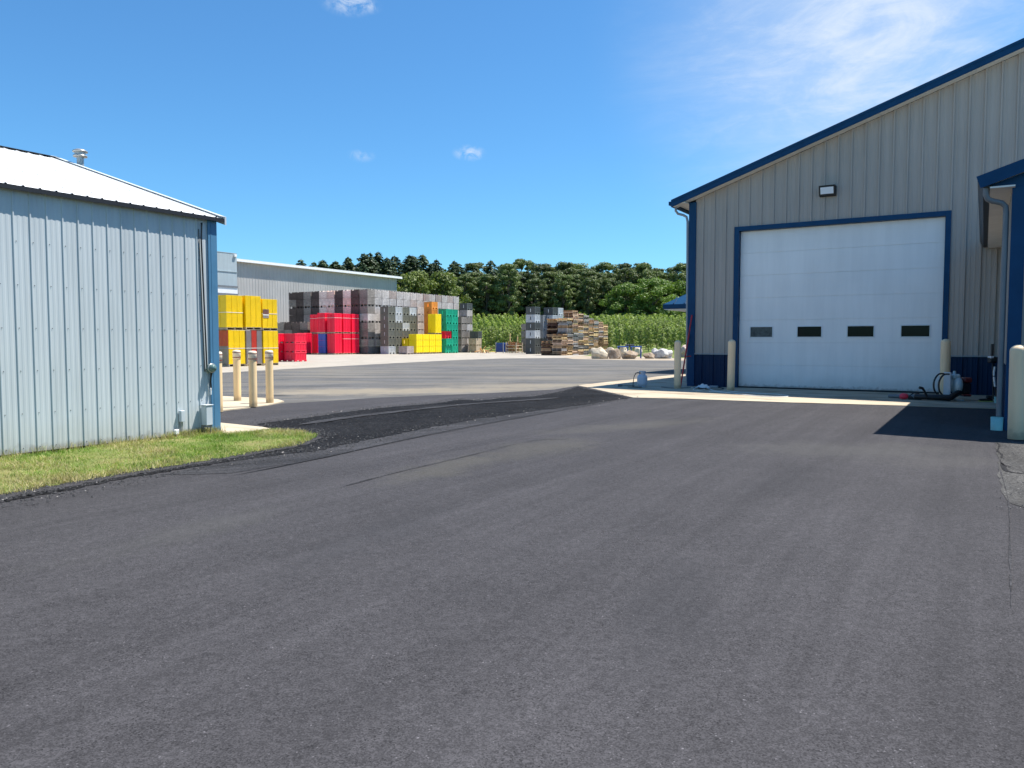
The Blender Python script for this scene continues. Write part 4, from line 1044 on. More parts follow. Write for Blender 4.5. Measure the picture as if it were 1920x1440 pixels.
def loads():
    # yellow group, nearest, left
    C0 = corner(429.8, 688.0); sp = 1.185; g = 'strapped crate loads in the yellow group'
    load(C0, 0, 2.0, ['yellow','yellow','yellow'], 'rim', 'lower yellow load at left with red and grey end, on the ground', g, 1.0)
    # its end face shows red and grey nested crates instead: swap the two rows facing left
    lo = SC.objects[-1].parent if SC.objects[-1].parent else None
    load(C0+V*sp*1, 0, 2.0, ['greyl','brick','greyl'], 'rim', 'lower load of grey and brick red crates between two yellow ones', g, 1.0)
    load(C0+V*sp*2, 0, 2.0, 'yellow', 'rim', 'lower yellow crate load at the right end of the group', g, 1.0)
    load(C0-U*(LW+.03)+V*.0, 0, 2.0, ['brick','brick','greyl'], 'rim', 'lower brick red crate load half hidden by the shed corner', g, 1.0)
    for j, lab in enumerate(('upper yellow crate load at left above the red and grey end', 'upper yellow crate load in the middle above the grey and red crates', 'upper yellow crate load at right with a small dark sticker')):
        q = C0+V*sp*j - U*.06*(j==0) - V*(.07 if j == 0 else .02)
        r_ = load(q, 2.02+.03*(j==1), 1.9 if j < 2 else 1.80, 'yellow', 'rim', lab, g, 0.95 if j != 1 else None)
        if j == 2:
            m = MB(); a = LW/2+.012
            for k in range(7): 
                m.mi = 1 if k == 2 else (0 if k < 2 else 2); m.box(a-.02,a, -.52,-.10, 0.72+k*.072, .72+k*.072+.058)
            m.build('odd_crates', [LC['greyl'], strapm, m_wood('maroon_crate', (0.20,0.09,0.09), .2)], r_)
    load(C0-U*(LW+.03), 2.02, 1.85, 'yellow', 'rim', 'upper yellow crate load behind the shed corner', g, None)
    # short red bins: two stacks three high
    C1 = corner(553.3, 678.4); g = 'short red plastic bins stacked three high'
    for q, who in ((C1, 'right stack of short red bins'), (C1 - U*1.22 - V*.35, 'left stack of short red bins')):
        for t in range(3):
            c = q - U*.54 + V*.54
            root = link('red_bin', red_mesh, None, (c.x, c.y, t*.645+.004), -TH); tag(root, '%s red bin in the %s beside yellow crates' % (('bottom','middle','top')[t], who), 'bin', g)
    # tall red wrapped loads
    g = 'tall red crate loads before the wooden bins'
    load(PD(574.5, 82.0)-V*.3, 0, 2.28, 'red', 'rib', 'single tall red crate load just behind the short red bins', g, None)
    C2 = corner(628.0, 665.0); sp = 1.17
    names = ('first', 'second', 'third')
    for j in range(3):
        load(C2+V*sp*j*1.12, 0, 2.22, 'red', 'rib', 'lower red crate load, %s from the blue one' % names[j], g, 1.65 if j else None)
        load(C2+V*sp*j*1.12, 2.24, 2.1, 'red', 'rib', 'upper red crate load, %s right of the front corner' % names[j], g, 1.62)
    C3 = corner(610.5, 664.8)
    load(C3, 0, 2.2, 'blue', 'flat', 'single blue crate load between the lower red loads', g, None, cat='crate load')
    load(C3 - V*.05, 2.24, 2.16, 'red', 'rib', 'upper red crate load standing on the blue one', g, 1.62)
    load(corner(593.0, 664.4)+V*.2, 0, 2.2, 'red', 'rib', 'lower red crate load left of the blue one', g, None)
    load(corner(593.0, 664.4)+V*.2, 2.24, 2.03, 'red', 'rib', 'upper red crate load at the left end of the big red block', g, 1.6)
    # bright yellow group in front of orange bins
    g = 'bright yellow crate loads before the orange bins'
    C4 = PD(781, 84.6)
    for j in range(4): load(C4+V*1.17*j, 0, 2.2, 'bright', 'flat', 'low bright yellow crate load, %s from the left of four' % CARD[j], g, None)
    load(C4+V*1.17*3-U*.04, 2.22, 2.28, 'bright', 'rib', 'tall bright yellow crate load standing on the low yellow ones', g, None)
    yb = centre(C4)-U*1.2+V*.05
    plastic_bin(yb, 0, 'yellow', 'yellow plastic bin at the left foot of the yellow loads', 'yellow bins by the yellow loads', False)
    plastic_bin(yb, PH, 'yellow', 'upper yellow plastic bin at the left of the yellow loads', 'yellow bins by the yellow loads', False)
def red_bin():
    m = MB(); w = .54; h = .64; t = .03
    m.box(-w+.02,w-.02,-w+.02,w-.02,.10,h-.05)
    m.bbox(-w,w,-w,w,h-.07,h,.01); m.bbox(-w,w,-w,w,.07,.12,.008)
    for sx in (-1,0,1):
        for sy in (-1,0,1): m.box(sx*(w-.07)-.06,sx*(w-.07)+.06,sy*(w-.07)-.06,sy*(w-.07)+.06,0,.07)
    for k in range(-3,4):
        for sg in (-1,1): y = sg*(w-.015); m.box(k*.15-.02,k*.15+.02,y-.012,y+.012,.12,h-.07); m.box(y-.012,y+.012,k*.15-.02,k*.15+.02,.12,h-.07)
    return m.mesh('red_bin', LC['red'])
_flat = column_mesh
def column_mesh(w, d, h, kind, name):
    if kind != 'flat': return _flat(w, d, h, kind, name)
    m = MB(); n = 3
    for i in range(n):
        z = i*h/n; m.bbox(-w/2+.006,w/2-.006,-d/2-.002,d/2+.002,z+.05,z+h/n-.01,.01); m.box(-w/2+.03,w/2-.03,-d/2+.02,d/2-.02,z,z+.05)
    return m.mesh(name, MT['grey'])
red_mesh = red_bin()
loads()
# the left end face of the lower yellow load shows brick red and grey crates
for o in list(SC.objects):
    if o.get('label', '').startswith('lower yellow load at left'):
        for ch in o.children:
            if ch.name.startswith('crate_stack') and ch.location.y < -0.2: setmat(ch, LC['yellow'])
        m = MB(); y = -LW/2-.02
        for k in range(30):
            z = .14 + k*.062
            if z > 1.95: break
            m.mi = 0 if k > 15 else 1
            for q in range(3): m.box(-LW/2+.02+q*.355, -LW/2+.36+q*.355, y-.012, y+.02, z+.006, z+.050)
        m.build('end_crates', [LC['brick'], LC['greyl']], o)

PW = [m_wood('pallet_new', (0.66,0.47,0.25), .2, objvar=.25), m_wood('pallet_brown', (0.40,0.26,0.15), .2, objvar=.25), m_wood('pallet_grey', (0.36,0.33,0.31), .2, objvar=.25), m_wood('pallet_pink', (0.55,0.38,0.27), .2, objvar=.25), m_wood('pallet_dark', (0.10,0.055,0.04), .2, objvar=.3)]
def pallets():
    c0 = corner(1053.3, 666.7); sp = 1.21; a = .55
    H0 = {(0,0):15,(0,1):26,(0,2):32,(0,3):30,(0,4):29,(0,5):27,(0,6):26,(0,7):25,(0,8):23,(-1,0):10,(-1,1):26}
    nm = {(-1,0):'short dark stack at the left front',(-1,1):'tall dark stack behind the short one',(-2,1):'leftmost tall dark stack'}
    for (i,j), n in H0.items():
        who = nm.get((i,j), '%s stack from left of the bright row' % CARD[j])
        c = c0 - U*a + V*a + U*i*sp*1.02 + V*j*sp*1.01
        band = rnd.choice((0,1,2,3)); z = .004
        for k in range(n):
            if rnd.random() < .40: band = rnd.choice((0,1,2,3,3,2,0))
            mi = band if rnd.random() < .7 else rnd.choice((0,1,2,3))
            if (i,j) in ((0,0),): mi = band if k > 10 or rnd.random() < .5 else 1
            if i < 0: mi = rnd.choice((4,4,1,4)) if k < n-2 else rnd.choice((1,0))
            o = link('wooden_pallet', pal_m, None, (c.x+rnd.gauss(0,.035), c.y+rnd.gauss(0,.035), z), -TH+rnd.gauss(0,.03)+(0 if rnd.random()<.5 else math.pi/2))
            setmat(o, PW[mi]); z += .1395 + (0.006 if rnd.random() < .3 else 0)
            t = n-1-k
            tag(o, 'wooden pallet, %s from top, %s' % ('first' if t == 0 else CARD[t], who), 'pallet', 'wooden pallets in the big pallet pile')
pallets()

def odds():
    # brush pile crate with stakes, blue crate, scrap wood
    c = PD(964, 92); root = empty('brush_crate', (c.x,c.y,.004), -TH); tag(root, 'low crate of brown brush with two pale stakes standing in it', 'crate')
    m = MB()
    for q in ((-.7,-.7),(.7,-.7),(.7,.7),(-.7,.7)): m.box(q[0]-.05,q[0]+.05,q[1]-.05,q[1]+.05,0,1.25)
    for z in (.15,.5,.85): m.box(-.7,.7,-.72,-.70,z,z+.1); m.box(.70,.72,-.7,.7,z,z+.1); m.box(-.7,.7,.70,.72,z,z+.1); m.box(-.72,-.70,-.7,.7,z,z+.1)
    m.build('frame', WOODS[4], root)
    m = MB(); rr = random.Random(5)
    for _ in range(220):
        p = Vector((rr.uniform(-.65,.65), rr.uniform(-.65,.65), rr.uniform(.1,1.3))); d = Vector((rr.uniform(-1,1), rr.uniform(-1,1), rr.uniform(-.3,.5))).normalized()*rr.uniform(.15,.4)
        m.tube([p-d, p+d], .018, 4, False)
    m.build('brush', m_wood('brush', (0.30,0.13,0.06), .3), root)
    for (x,y,h) in ((-.45,-.2,2.35),(.35,.2,2.0)):
        m = MB(); m.box(x-.05,x+.05,y-.04,y+.04,.5,h); m.build('stake', PW[0], root)
    c = PD(941, 93); root = empty('blue_crate', (c.x,c.y,.004), -TH); tag(root, 'navy blue plastic crate with pale corner posts by the hedge', 'crate')
    m = MB(); m.bbox(-.5,.5,-.5,.5,.1,1.2,.03)
    for k in range(-3,4): m.box(k*.13-.02,k*.13+.02,-.53,-.5,.15,1.15); m.box(.5,.53,k*.13-.02,k*.13+.02,.15,1.15)
    m.build('body', MT['blueframe'], root)
    for q in ((-.52,-.52),(.52,-.52),(.52,.52)):
        m = MB(); m.box(q[0]-.04,q[0]+.04,q[1]-.04,q[1]+.04,0,1.28); m.build('post', MT['grey'], root)
    c = PD(908, 92.5); root = empty('scrap_pile', (c.x,c.y,.004), -TH); tag(root, 'untidy pile of broken orange yellow pallet wood', 'scrap pile'); rr = random.Random(9)
    for k in range(26):
        m = MB(); L = rr.uniform(.5,1.3); m.M = Matrix.Translation((rr.gauss(0,.55), rr.gauss(0,.4), max(.05, .55*math.exp(-k*.05)*rr.random()+.04))) @ Matrix.Rotation(rr.uniform(0,3.1),4,'Z') @ Matrix.Rotation(rr.gauss(0,.35),4,'Y')
        m.box(-L/2,L/2,-.05,.05,-.012,.012); m.build('board', [PW[0],PW[3],m_wood('board_orange',(.75,.33,.09),.2)][k%3], root)
    # blue tubular stand by the boulders
    c = PD(1181, 63.5); root = empty('pipe_stand', (c.x,c.y,.006), -.1); tag(root, 'blue steel stand with two short tables behind the boulders', 'metal stand')
    for x0 in (-.95, .12):
        m = MB(); w = .78
        for x in (x0, x0+w):
            for y in (-.35,.35): m.tube([(x,y,0),(x,y,.95)], .04, 8)
        m.tube([(x0-.06,-.35,.95),(x0+w+.06,-.35,.95)], .05, 8); m.tube([(x0-.06,.35,.95),(x0+w+.06,.35,.95)], .05, 8); m.tube([(x0,-.35,.95),(x0,.35,.95)], .045, 8); m.tube([(x0+w,-.35,.95),(x0+w,.35,.95)], .045, 8)
        m.build('frame', MT['blueframe'], root)
    m = MB(); m.M = Matrix.Translation((-.05,0,1.04)); 
    for k in range(4): m.tube([(-.28+k*.18,-.1,0),(-.22+k*.18,.05,.08),(-.16+k*.18,.1,0)], .06, 8)
    m.build('chain_bundle', MT['black'], root)
odds()

# ---------------------------------------------------------------- boulders
def rock_mat(name, a, b2):
    b = NB(name); n = b.noise(b.obj, 2.4, 6, .65, .4); n2 = b.noise(b.obj, 12, 5, .65)
    c = b.mix(b.rng(n,.4,.62), a, b2); c = b.mix(b.rng(n2,.5,.75,0,.5), c, tuple(q*.4 for q in a)); b.bump(n2, .06); return b.fin(c, .9, 0, .2)
rocks = [rock_mat('rock_pale', (.72,.62,.46), (.56,.46,.33)), rock_mat('rock_brown', (.30,.22,.15), (.46,.37,.28)), rock_mat('rock_white', (.76,.72,.66), (.46,.43,.40)), rock_mat('rock_pink', (.60,.48,.40), (.48,.38,.33))]
import bmesh
def boulder(px, py, w, h, d, mi, seed, label, tilt=0.0):
    bm = bmesh.new(); bmesh.ops.create_icosphere(bm, subdivisions=4, radius=1)
    for v in bm.verts:
        p = v.co.copy(); n = noise.noise(p*1.2+Vector((seed*3.1,0,0)))*.45 + noise.noise(p*2.6+Vector((0,seed*1.7,0)))*.12 + noise.noise(p*7+Vector((0,seed*1.7,0)))*.035
        f = 1+n; c = p*f
        for pl in range(5):                                 # worn facets
            q = Vector((math.sin(seed*2.1+pl*2.4), math.cos(seed*1.3+pl*1.9), math.sin(seed+pl*3.3)*.8)).normalized(); k = c.dot(q)
            if k > .74: c -= q*(k-.74)*.9
        v.co = Vector((c.x*w/2, c.y*d/2, (c.z+.72)*h/1.6))
    me = bpy.data.meshes.new('boulder'); bm.to_mesh(me); bm.free(); me.materials.append(rocks[mi]); me.polygons.foreach_set('use_smooth', [True]*len(me.polygons))
    g = G(px, py); o = link('boulder', me, None, (g.x, g.y+d*.35, -.03), seed*.7 if False else 0); o.rotation_euler = (0, tilt, 0)
    tag(o, label, 'boulder', 'boulders along the edge of the yard')
for a in ((1124,673.0,1.35,.92,1.1,0,1,'big pale boulder in front of the pallets, leftmost of the row',.12), (1147,669,1.0,.8,.9,0,2,'pale rounded boulder just behind the two leftmost ones',0),
          (1153.5,673.0,1.15,.80,.9,1,3,'brown faced boulder second from the left in the front row',-.15), (1170,668.5,.8,1.0,.8,0,4,'upright pale stone behind the left leg of the blue stand',0),
          (1183.0,673.2,1.22,.62,.9,1,5,'flat dark brown boulder in front of the blue stand',0), (1197,667.8,.9,.8,.8,0,6,'pale rounded boulder behind the right leg of the blue stand',0),
          (1217,672.6,.95,.50,.8,1,7,'low brown boulder right of the blue stand',.05), (1231,670.2,.8,.8,.8,2,8,'grey stone tucked behind the large white boulder',0),
          (1246.5,672.5,1.62,.78,1.1,2,9,'large long white boulder, widest of the row',-.04), (1283,670.5,1.0,1.0,.9,3,10,'pinkish boulder seen between the bollard and the building corner',0)):
    boulder(*a)

# ---------------------------------------------------------------- small things by the big door
def lie(pts, z0=.026): return [Vector((G(x,y).x, G(x,y).y, z0+(q[0] if q else 0))) for x, y, *q in pts]
def smooth_path(P, n=6):
    out = []
    for i in range(len(P)-1):
        p0, p1, p2, p3 = P[max(i-1,0)], P[i], P[i+1], P[min(i+2,len(P)-1)]
        for k in range(n):
            t = k/n; out.append(.5*((2*p1)+(p2-p0)*t+(2*p0-5*p1+4*p2-p3)*t*t+(3*p1-p0-3*p2+p3)*t*t*t))
    out.append(P[-1]); return out
def small_things():
    # propane cylinder
    g = G(1204, 725.6, .024); root = empty('propane_cylinder', g); tag(root, 'light grey propane cylinder with collar standing on the concrete', 'gas cylinder')
    m = MB(); r = .155
    m.lathe([(r*.72,0),(r*.72,.03),(r*.80,.045),(r*.97,.075),(r,.11),(r,.27),(r*.97,.305),(r*.85,.345),(r*.60,.375),(r*.3,.388),(0,.39)], 32); m.build('tank', MT['tank'], root)
    m = MB(); 
    for a0 in (0, 120, 240):
        vs = []; fs = []
        for i in range(9):
            a = R(a0 + i*9.5)
            for rr_, z in ((r*.62,.36),(r*.66,.475)): vs.append((rr_*math.cos(a), rr_*math.sin(a), z))
        for i in range(8): fs.append((i*2,i*2+2,i*2+3,i*2+1))
        m.add(vs, fs, True)
    m.lathe([(r*.645,.455),(r*.70,.46),(r*.70,.475),(r*.645,.48)], 32); m.build('collar', MT['tank'], root)
    m = MB(); m.lathe([(.02,.385),(.02,.42),(.03,.425),(.03,.45),(0,.452)], 12); m.tube([(0,0,.42),(-.07,0,.42)], .014, 8); m.build('valve', MT['dark'], root)
    pts = smooth_path([Vector(q) for q in ((g.x-.07,g.y,.44),(g.x-.16,g.y-.01,.46),(g.x-.24,g.y-.02,.36),(g.x-.27,g.y-.03,.2),(g.x-.28,g.y-.03,.06),(g.x-.26,g.y-.05,.034),(g.x-.05,g.y-.2,.034),(g.x-.2,g.y-.24,.034),(g.x-.45,g.y-.12,.034))])
    m = MB(); m.tube(pts, .011, 6); root2 = m.build('torch_hose', MT['rubber']); tag(root2, 'black gas hose curving down from the propane cylinder', 'hose')
    a = G(1190,723.0,.05); b = G(1167,722.3,.06); t = empty('gas_torch', a); tag(t, 'roofing torch wand lying left of the propane cylinder', 'torch')
    m = MB(); m.tube([Vector((0,0,0)), b-a], .010, 6); m.build('wand', MT['dark'], t)
    m = MB(); d = (b-a).normalized(); m.tube([b-a, b-a+d*.04, b-a+d*.14], [.03,.042,.045], 12); m.build('burner', MT['dsp'], t)
    # ladder: two red rails leaning on the side wall, seen edge on
    p1 = G(1275.5, 727.0, .024); top = ST(-0.10, -.10) ; topz = 2.06
    tp = ST(.11, -.09, 2.2); root = empty('ladder', p1); tag(root, 'red ladder leaning against the building corner seen edge on', 'ladder')
    dirv = (tp - p1); wv = Vector((p1.x, p1.y, 0)).normalized()*.30
    for off, nm_ in ((Vector(), 'rail'), (wv, 'rail')):
        m = MB(); m.tube([off, off+dirv], .024, 6); m.build(nm_, MT['red'], root)
    for k in range(1, 7):
        m = MB(); q = dirv*(k/7.0); m.tube([q, q+wv], .014, 6); m.build('rung', MT['red'], root)
    m = MB(); q = dirv*.42; m.tube([q, q+Vector((.18,.02,.02))], .018, 6); m.build('shelf_arm', MT['red'], root)
    # hoses
    rr = random.Random(21)
    path = smooth_path(lie([(1296,729),(1310,727.5),(1322,730.5),(1312,734),(1300,732),(1316,729,.04),(1336,733.5),(1350,736),(1366,735.5),(1385,737.2),(1420,739.5),(1455,741.2),(1474,743.5),(1478,745.5),(1466,746.5),(1430,745.3),(1395,742.2),(1372,739.0),(1352,737.5),(1330,735.5)]))
    m = MB(); m.tube(path, .017, 7); o = m.build('white_hose', MT['hose']); tag(o, 'tangled white hose looping along the apron in front of the door', 'hose')
    path = smooth_path(lie([(1240,727.5),(1262,729.5),(1290,729),(1303,728.5),(1318,732,.02),(1330,729),(1345,729.5,.03),(1357,731),(1340,733),(1322,731.5),(1310,729.5,.03),(1335,728),(1352,729)]))
    m = MB(); m.tube(path, .014, 6); o = m.build('black_hose', MT['rubber']); tag(o, 'black hose tangled at the foot of the navy wall', 'hose')
    m = MB(); c = G(1318,729.5); n = 14; vs = []; fs = []
    for j in range(n):
        for i in range(n):
            x, y = (i/(n-1)-.5)*.42, (j/(n-1)-.5)*.30; e = max(0, 1-(x*x/.045+y*y/.022))
            vs.append((c.x+x+rr.uniform(-.01,.01), c.y+y+rr.uniform(-.01,.01), .035+.13*e*(.5+abs(noise.noise(Vector((x*9,y*9,2)))))+.02*rr.random()))
    for j in range(n-1):
        for i in range(n-1): fs.append((j*n+i,j*n+i+1,(j+1)*n+i+1,(j+1)*n+i))
    m.add(vs, fs, True); o = m.build('white_rag', MT['white']); tag(o, 'crumpled white rag on the hoses by the navy wall', 'rag')
    m = MB(); c = G(1338,727.5,.03); m.bbox(-.13,.13,-.05,.05,0,.07,.015); o = m.build('grey_box', MT['grey'], None, c); o.rotation_euler=(0,0,-TH); tag(o, 'small grey box at the foot of the navy wall', 'box')
    # cord across the shaded apron
    path = smooth_path(lie([(1690,748),(1730,749.5),(1780,751),(1830,753),(1868,756)])); m = MB(); m.tube(path, .010, 6); o = m.build('extension_cord', MT['rubber']); tag(o, 'black cord running across the shaded apron', 'cord')
    # backpack blower
    g = G(1788, 751.0, .024); root = empty('backpack_blower', g, -.1); tag(root, 'backpack leaf blower with grey frame beside the door bollard', 'leaf blower')
    m = MB(); m.bbox(-.17,-.135,-.16,.16,.10,.66,.008); 
    for y in (-.14,0,.14): m.tube([(-.15,y,.14),(-.10,y,.06),(.02,y,.015),(.16,y,.012)], .018, 6)
    m.tube([(.02,-.14,.018),(.02,.14,.018)], .015, 6); m.tube([(.15,-.14,.015),(.15,.14,.015)], .015, 6); m.build('frame', MT['boxgrey'], root)
    m = MB(); m.M = Matrix.Translation((.06,0,.36)) @ Matrix.Rotation(R(90),4,'Y'); m.lathe([(0,-.09),(.17,-.085),(.205,-.04),(.205,.03),(.16,.07),(0,.08)], 24); m.M = None; m.bbox(-.06,.10,-.11,.11,.50,.62,.03); m.tube([(.0,0,.6),(.0,0,.69)], [.04,.03], 10)
    m.build('fan_housing', paint('blower_pale', (.50,.60,.62), .4, .06), root)
    m = MB(); m.bbox(.15,.33,-.12,.12,.16,.42,.03); m.build('engine', MT['dark'], root)
    m = MB(); m.bbox(.16,.35,-.13,.13,.42,.54,.03); m.bbox(.17,.34,-.13,.13,.10,.16,.02); m.build('engine_cover', paint('dark_red', (.16,.02,.02), .4,.1), root)
    m = MB()
    for y in (-.13,.13): m.tube(smooth_path([Vector(q) for q in ((-.17,y,.62),(-.30,y,.60),(-.39,y,.44),(-.38,y,.24),(-.28,y,.12),(-.18,y,.12))]), .020, 6)
    m.build('strap', MT['black'], root)
    tA = G(1780,746,.11)-g; tB = G(1716,743.5,.10)-g; tC = G(1667,742.5,.07)-g
    rt_ = Matrix.Rotation(.1,4,'Z')
    m = MB(); m.tube([rt_@Vector((.05,-.12,.2)), rt_@tA, rt_@tB], [.07,.075,.06], 14); m.build('blower_tube', MT['black'], root)
    m = MB(); m.tube([rt_@tB, rt_@tC], [.055,.042], 14); m.build('nozzle', MT['dsp'], root)
    hA = G(1738,744,.13)-g
    m = MB(); m.tube([rt_@hA, rt_@(hA+Vector((-.06,0,.13))), rt_@(hA+Vector((-.11,0,.20))), rt_@(hA+Vector((-.18,0,.21)))], [.028,.022,.030,.034], 10); m.build('handle', MT['black'], root)
    # red hand tool
    g = G(1702, 749.0, .024); root = empty('hand_tool', g, -.35); tag(root, 'red and black hand tool lying in the shadow edge', 'tool')
    m = MB(); m.M = Matrix.Rotation(R(90),4,'Y'); m.M = Matrix.Translation((-.12,0,.075)) @ m.M; m.lathe([(0,-.06),(.045,-.055),(.075,.0),(.07,.08),(.05,.12),(0,.13)], 14); m.build('body', paint('tool_red', (.85,.05,.09), .4, .1), root)
    m = MB(); m.bbox(.0,.30,-.06,.06,.0,.09,.02); m.tube([(.05,0,.09),(.12,0,.16),(.22,0,.15),(.28,0,.08)], .018, 8); m.build('handle', MT['black'], root)
    m = MB(); m.lathe([(0,0),(.018,0),(.018,.012),(0,.016)], 12, (.17,-.062,.045)); m.build('knob', MT['cream'], root)
    # leaning string trimmer by the wing
    g = G(1862, 757, .024); root = empty('string_trimmer', g); tag(root, 'black shafted trimmer standing against the wall behind the downspout', 'trimmer')
    m = MB(); m.tube([(0,0,.10),(-.03,.05,1.28)], .014, 6); m.tube([(-.028,.05,1.05),(-.028,.05,1.32)], .030, 8); m.build('shaft', MT['black'], root)
    m = MB(); m.bbox(-.13,.03,-.06,.06,.90,1.04,.02); m.mi = 1; m.bbox(-.13,-.05,-.062,.05,1.0,1.05,.01); m.build('motor', [MT['dark'], MT['white']], root)
    m = MB(); m.tube([(.0,-.02,.82),(-.015,-.02,.70),(-.01,-.02,.62)], .022, 8); m.tube([(-.01,-.02,.60),(.005,-.02,.48),(.02,-.02,.38)], .024, 8); m.build('sleeve', MT['white'], root)
    m = MB(); m.tube([(.02,-.02,.36),(.05,-.03,.16)], .02, 8); m.mi = 1; m.tube([(.03,-.03,.16),(.045,-.03,.02)], [.03,.036], 10); m.build('lower_tube', [MT['black'], MT['turq']], root)
    g = G(1849, 753, .024); root = empty('work_shoe', g, -.3); tag(root, 'black work shoe left on the shaded concrete', 'shoe')
    m = MB(); m.bbox(-.15,.13,-.05,.05,0.018,.065,.02); m.bbox(-.0,.13,-.048,.048,.06,.14,.02); m.build('upper', MT['black'], root)
    m = MB(); m.bbox(-.155,.135,-.053,.053,0,.018,.004); m.build('sole', paint('sole_green', (.35,.42,.10), .6,.1), root)
    # turquoise drain pipe
    m = MB(); r = .082; m.lathe([(r,0),(r+.004,.205),(r-.006,.205),(r-.008,.02),(0,.02)], 28); g = G(1868.5, 806.5, .012)
    o = m.build('drain_pipe', MT['turq'], None, g); tag(o, 'short turquoise drain pipe under the grey downspout', 'drain pipe')
small_things()

# ---------------------------------------------------------------- vegetation
def leaf_cloud(rr, centres, n, size, flat=0.6, up=0.35):
    """n small leaf quads spread over the shells of the clumps in centres = [(pos, radius)]"""
    tot = sum(r*r for _, r in centres); vs = []; fs = []
    for c, r in centres:
        k = int(n*r*r/tot)
        for _ in range(k):
            d = Vector((rr.gauss(0,1), rr.gauss(0,1), rr.gauss(0,1))).normalized()
            p = c + Vector((d.x*r, d.y*r, d.z*r*flat)) * (rr.random()**.35)
            nrm = (d + Vector((rr.gauss(0,.5), rr.gauss(0,.5), rr.gauss(0,.5)+up))).normalized()
            a = nrm.cross(Vector((rr.gauss(0,1), rr.gauss(0,1), rr.gauss(0,1)))).normalized(); b = nrm.cross(a); s = size*rr.uniform(.6,1.3); q = s*rr.uniform(.45,.8)
            i = len(vs); vs += [p-a*s*.5, p+b*q*.5, p+a*s*.5, p-b*q*.5]; fs.append((i,i+1,i+2,i+3))
    return vs, fs
def decid(seed, h, w, mat, n=10500, lo=.17):
    rr = random.Random(seed); cs = []; m = MB()
    nb = 78
    for k in range(nb):
        z = h*(lo + (1-lo)*((k+.5)/nb)); f = math.sin(math.pi*min(1,(.18+.80*(k+.5)/nb)))**.6
        a = k*2.4+rr.uniform(-.5,.5); rad = w/2*f*rr.uniform(.35,.95)
        cs.append((Vector((math.cos(a)*rad, math.sin(a)*rad, min(z, h*.93)+rr.uniform(-.4,.4))), w*rr.uniform(.065,.150)))
    cs.append((Vector((rr.uniform(-.4,.4),rr.uniform(-.4,.4),h*.93)), w*.12))
    vs, fs = leaf_cloud(rr, cs, n, .38); m.add(vs, fs)
    t = MB(); t.tube([(0,0,-.3),(rr.uniform(-.2,.2),rr.uniform(-.2,.2),h*.35),(rr.uniform(-.4,.4),rr.uniform(-.4,.4),h*.8)], [.22,.16,.05], 7)
    for c, r in cs[::3]: t.tube([(0,0,max(h*.15,c.z*.6)), c], [.08,.03], 5, False)
    return m.mesh('crown', mat), t.mesh('trunk', MT['bark'])
def conif(seed, h, w, mat, n=9000):
    rr = random.Random(seed); m = MB(); vs = []; fs = []; t = MB()
    t.tube([(0,0,-.3),(0,0,h*.5),(0,0,h*.98)], [.2,.12,.02], 7)
    lv = 24
    for k in range(lv):
        z = h*(.10+.88*k/lv); rad = w/2*min(1, 1.25*(1-(k/lv))**.72)*rr.uniform(.8,1.1)+.05; nb = max(5, int(11*(1-k/lv)))
        for j in range(nb):
            a = 2*math.pi*(j+rr.random()*.7)/nb; R_ = rad*rr.uniform(.7,1.12)
            tip = Vector((math.cos(a)*R_, math.sin(a)*R_, z-R_*.22+rr.uniform(-.1,.1))); base = Vector((0,0,z+.1))
            if k % 3 == 0: t.tube([base, tip], [.035,.01], 4, False)
            cnt = int(n/(lv*8)*(.4+R_/(w/2)))
            for _ in range(cnt):
                f = rr.random()**.6; p = base.lerp(tip, f) + Vector((rr.gauss(0,.05+.12*f*min(1,R_)), rr.gauss(0,.05+.12*f*min(1,R_)), rr.gauss(0,.10)-.12*f))
                d = (tip-base).normalized()+Vector((rr.gauss(0,.4),rr.gauss(0,.4),rr.gauss(0,.3)-.25)); d.normalize(); s = rr.uniform(.4,.75)*(.45+.55*min(1,R_/1.2))
                b = d.cross(Vector((rr.gauss(0,.4),rr.gauss(0,.4),1))).normalized()*s*.30
                i = len(vs); vs += [p-d*s*.4, p+b, p+d*s*.6, p-b]; fs.append((i,i+1,i+2,i+3))
    m.add(vs, fs)
    return m.mesh('crown', mat), t.mesh('trunk', MT['bark'])
MT['bark'] = m_wood('bark', (0.16,0.135,0.11), .3)
MT['leafA'] = m_leaf('leaf_mid', (0.078,0.110,0.040), (0.145,0.180,0.058), .30, .22)
MT['leafB'] = m_leaf('leaf_bright', (0.105,0.170,0.034), (0.155,0.230,0.046), .15, .28)
MT['leafC'] = m_leaf('leaf_conifer', (0.050,0.082,0.040), (0.085,0.122,0.050), .28, .08)
MT['leafO'] = m_leaf('leaf_orchard', (0.21,0.265,0.075), (0.30,0.355,0.11), .20, .30, .12)
MT['leafY'] = m_leaf('leaf_yellowish', (0.115,0.150,0.035), (0.165,0.20,0.050), .1, .28)

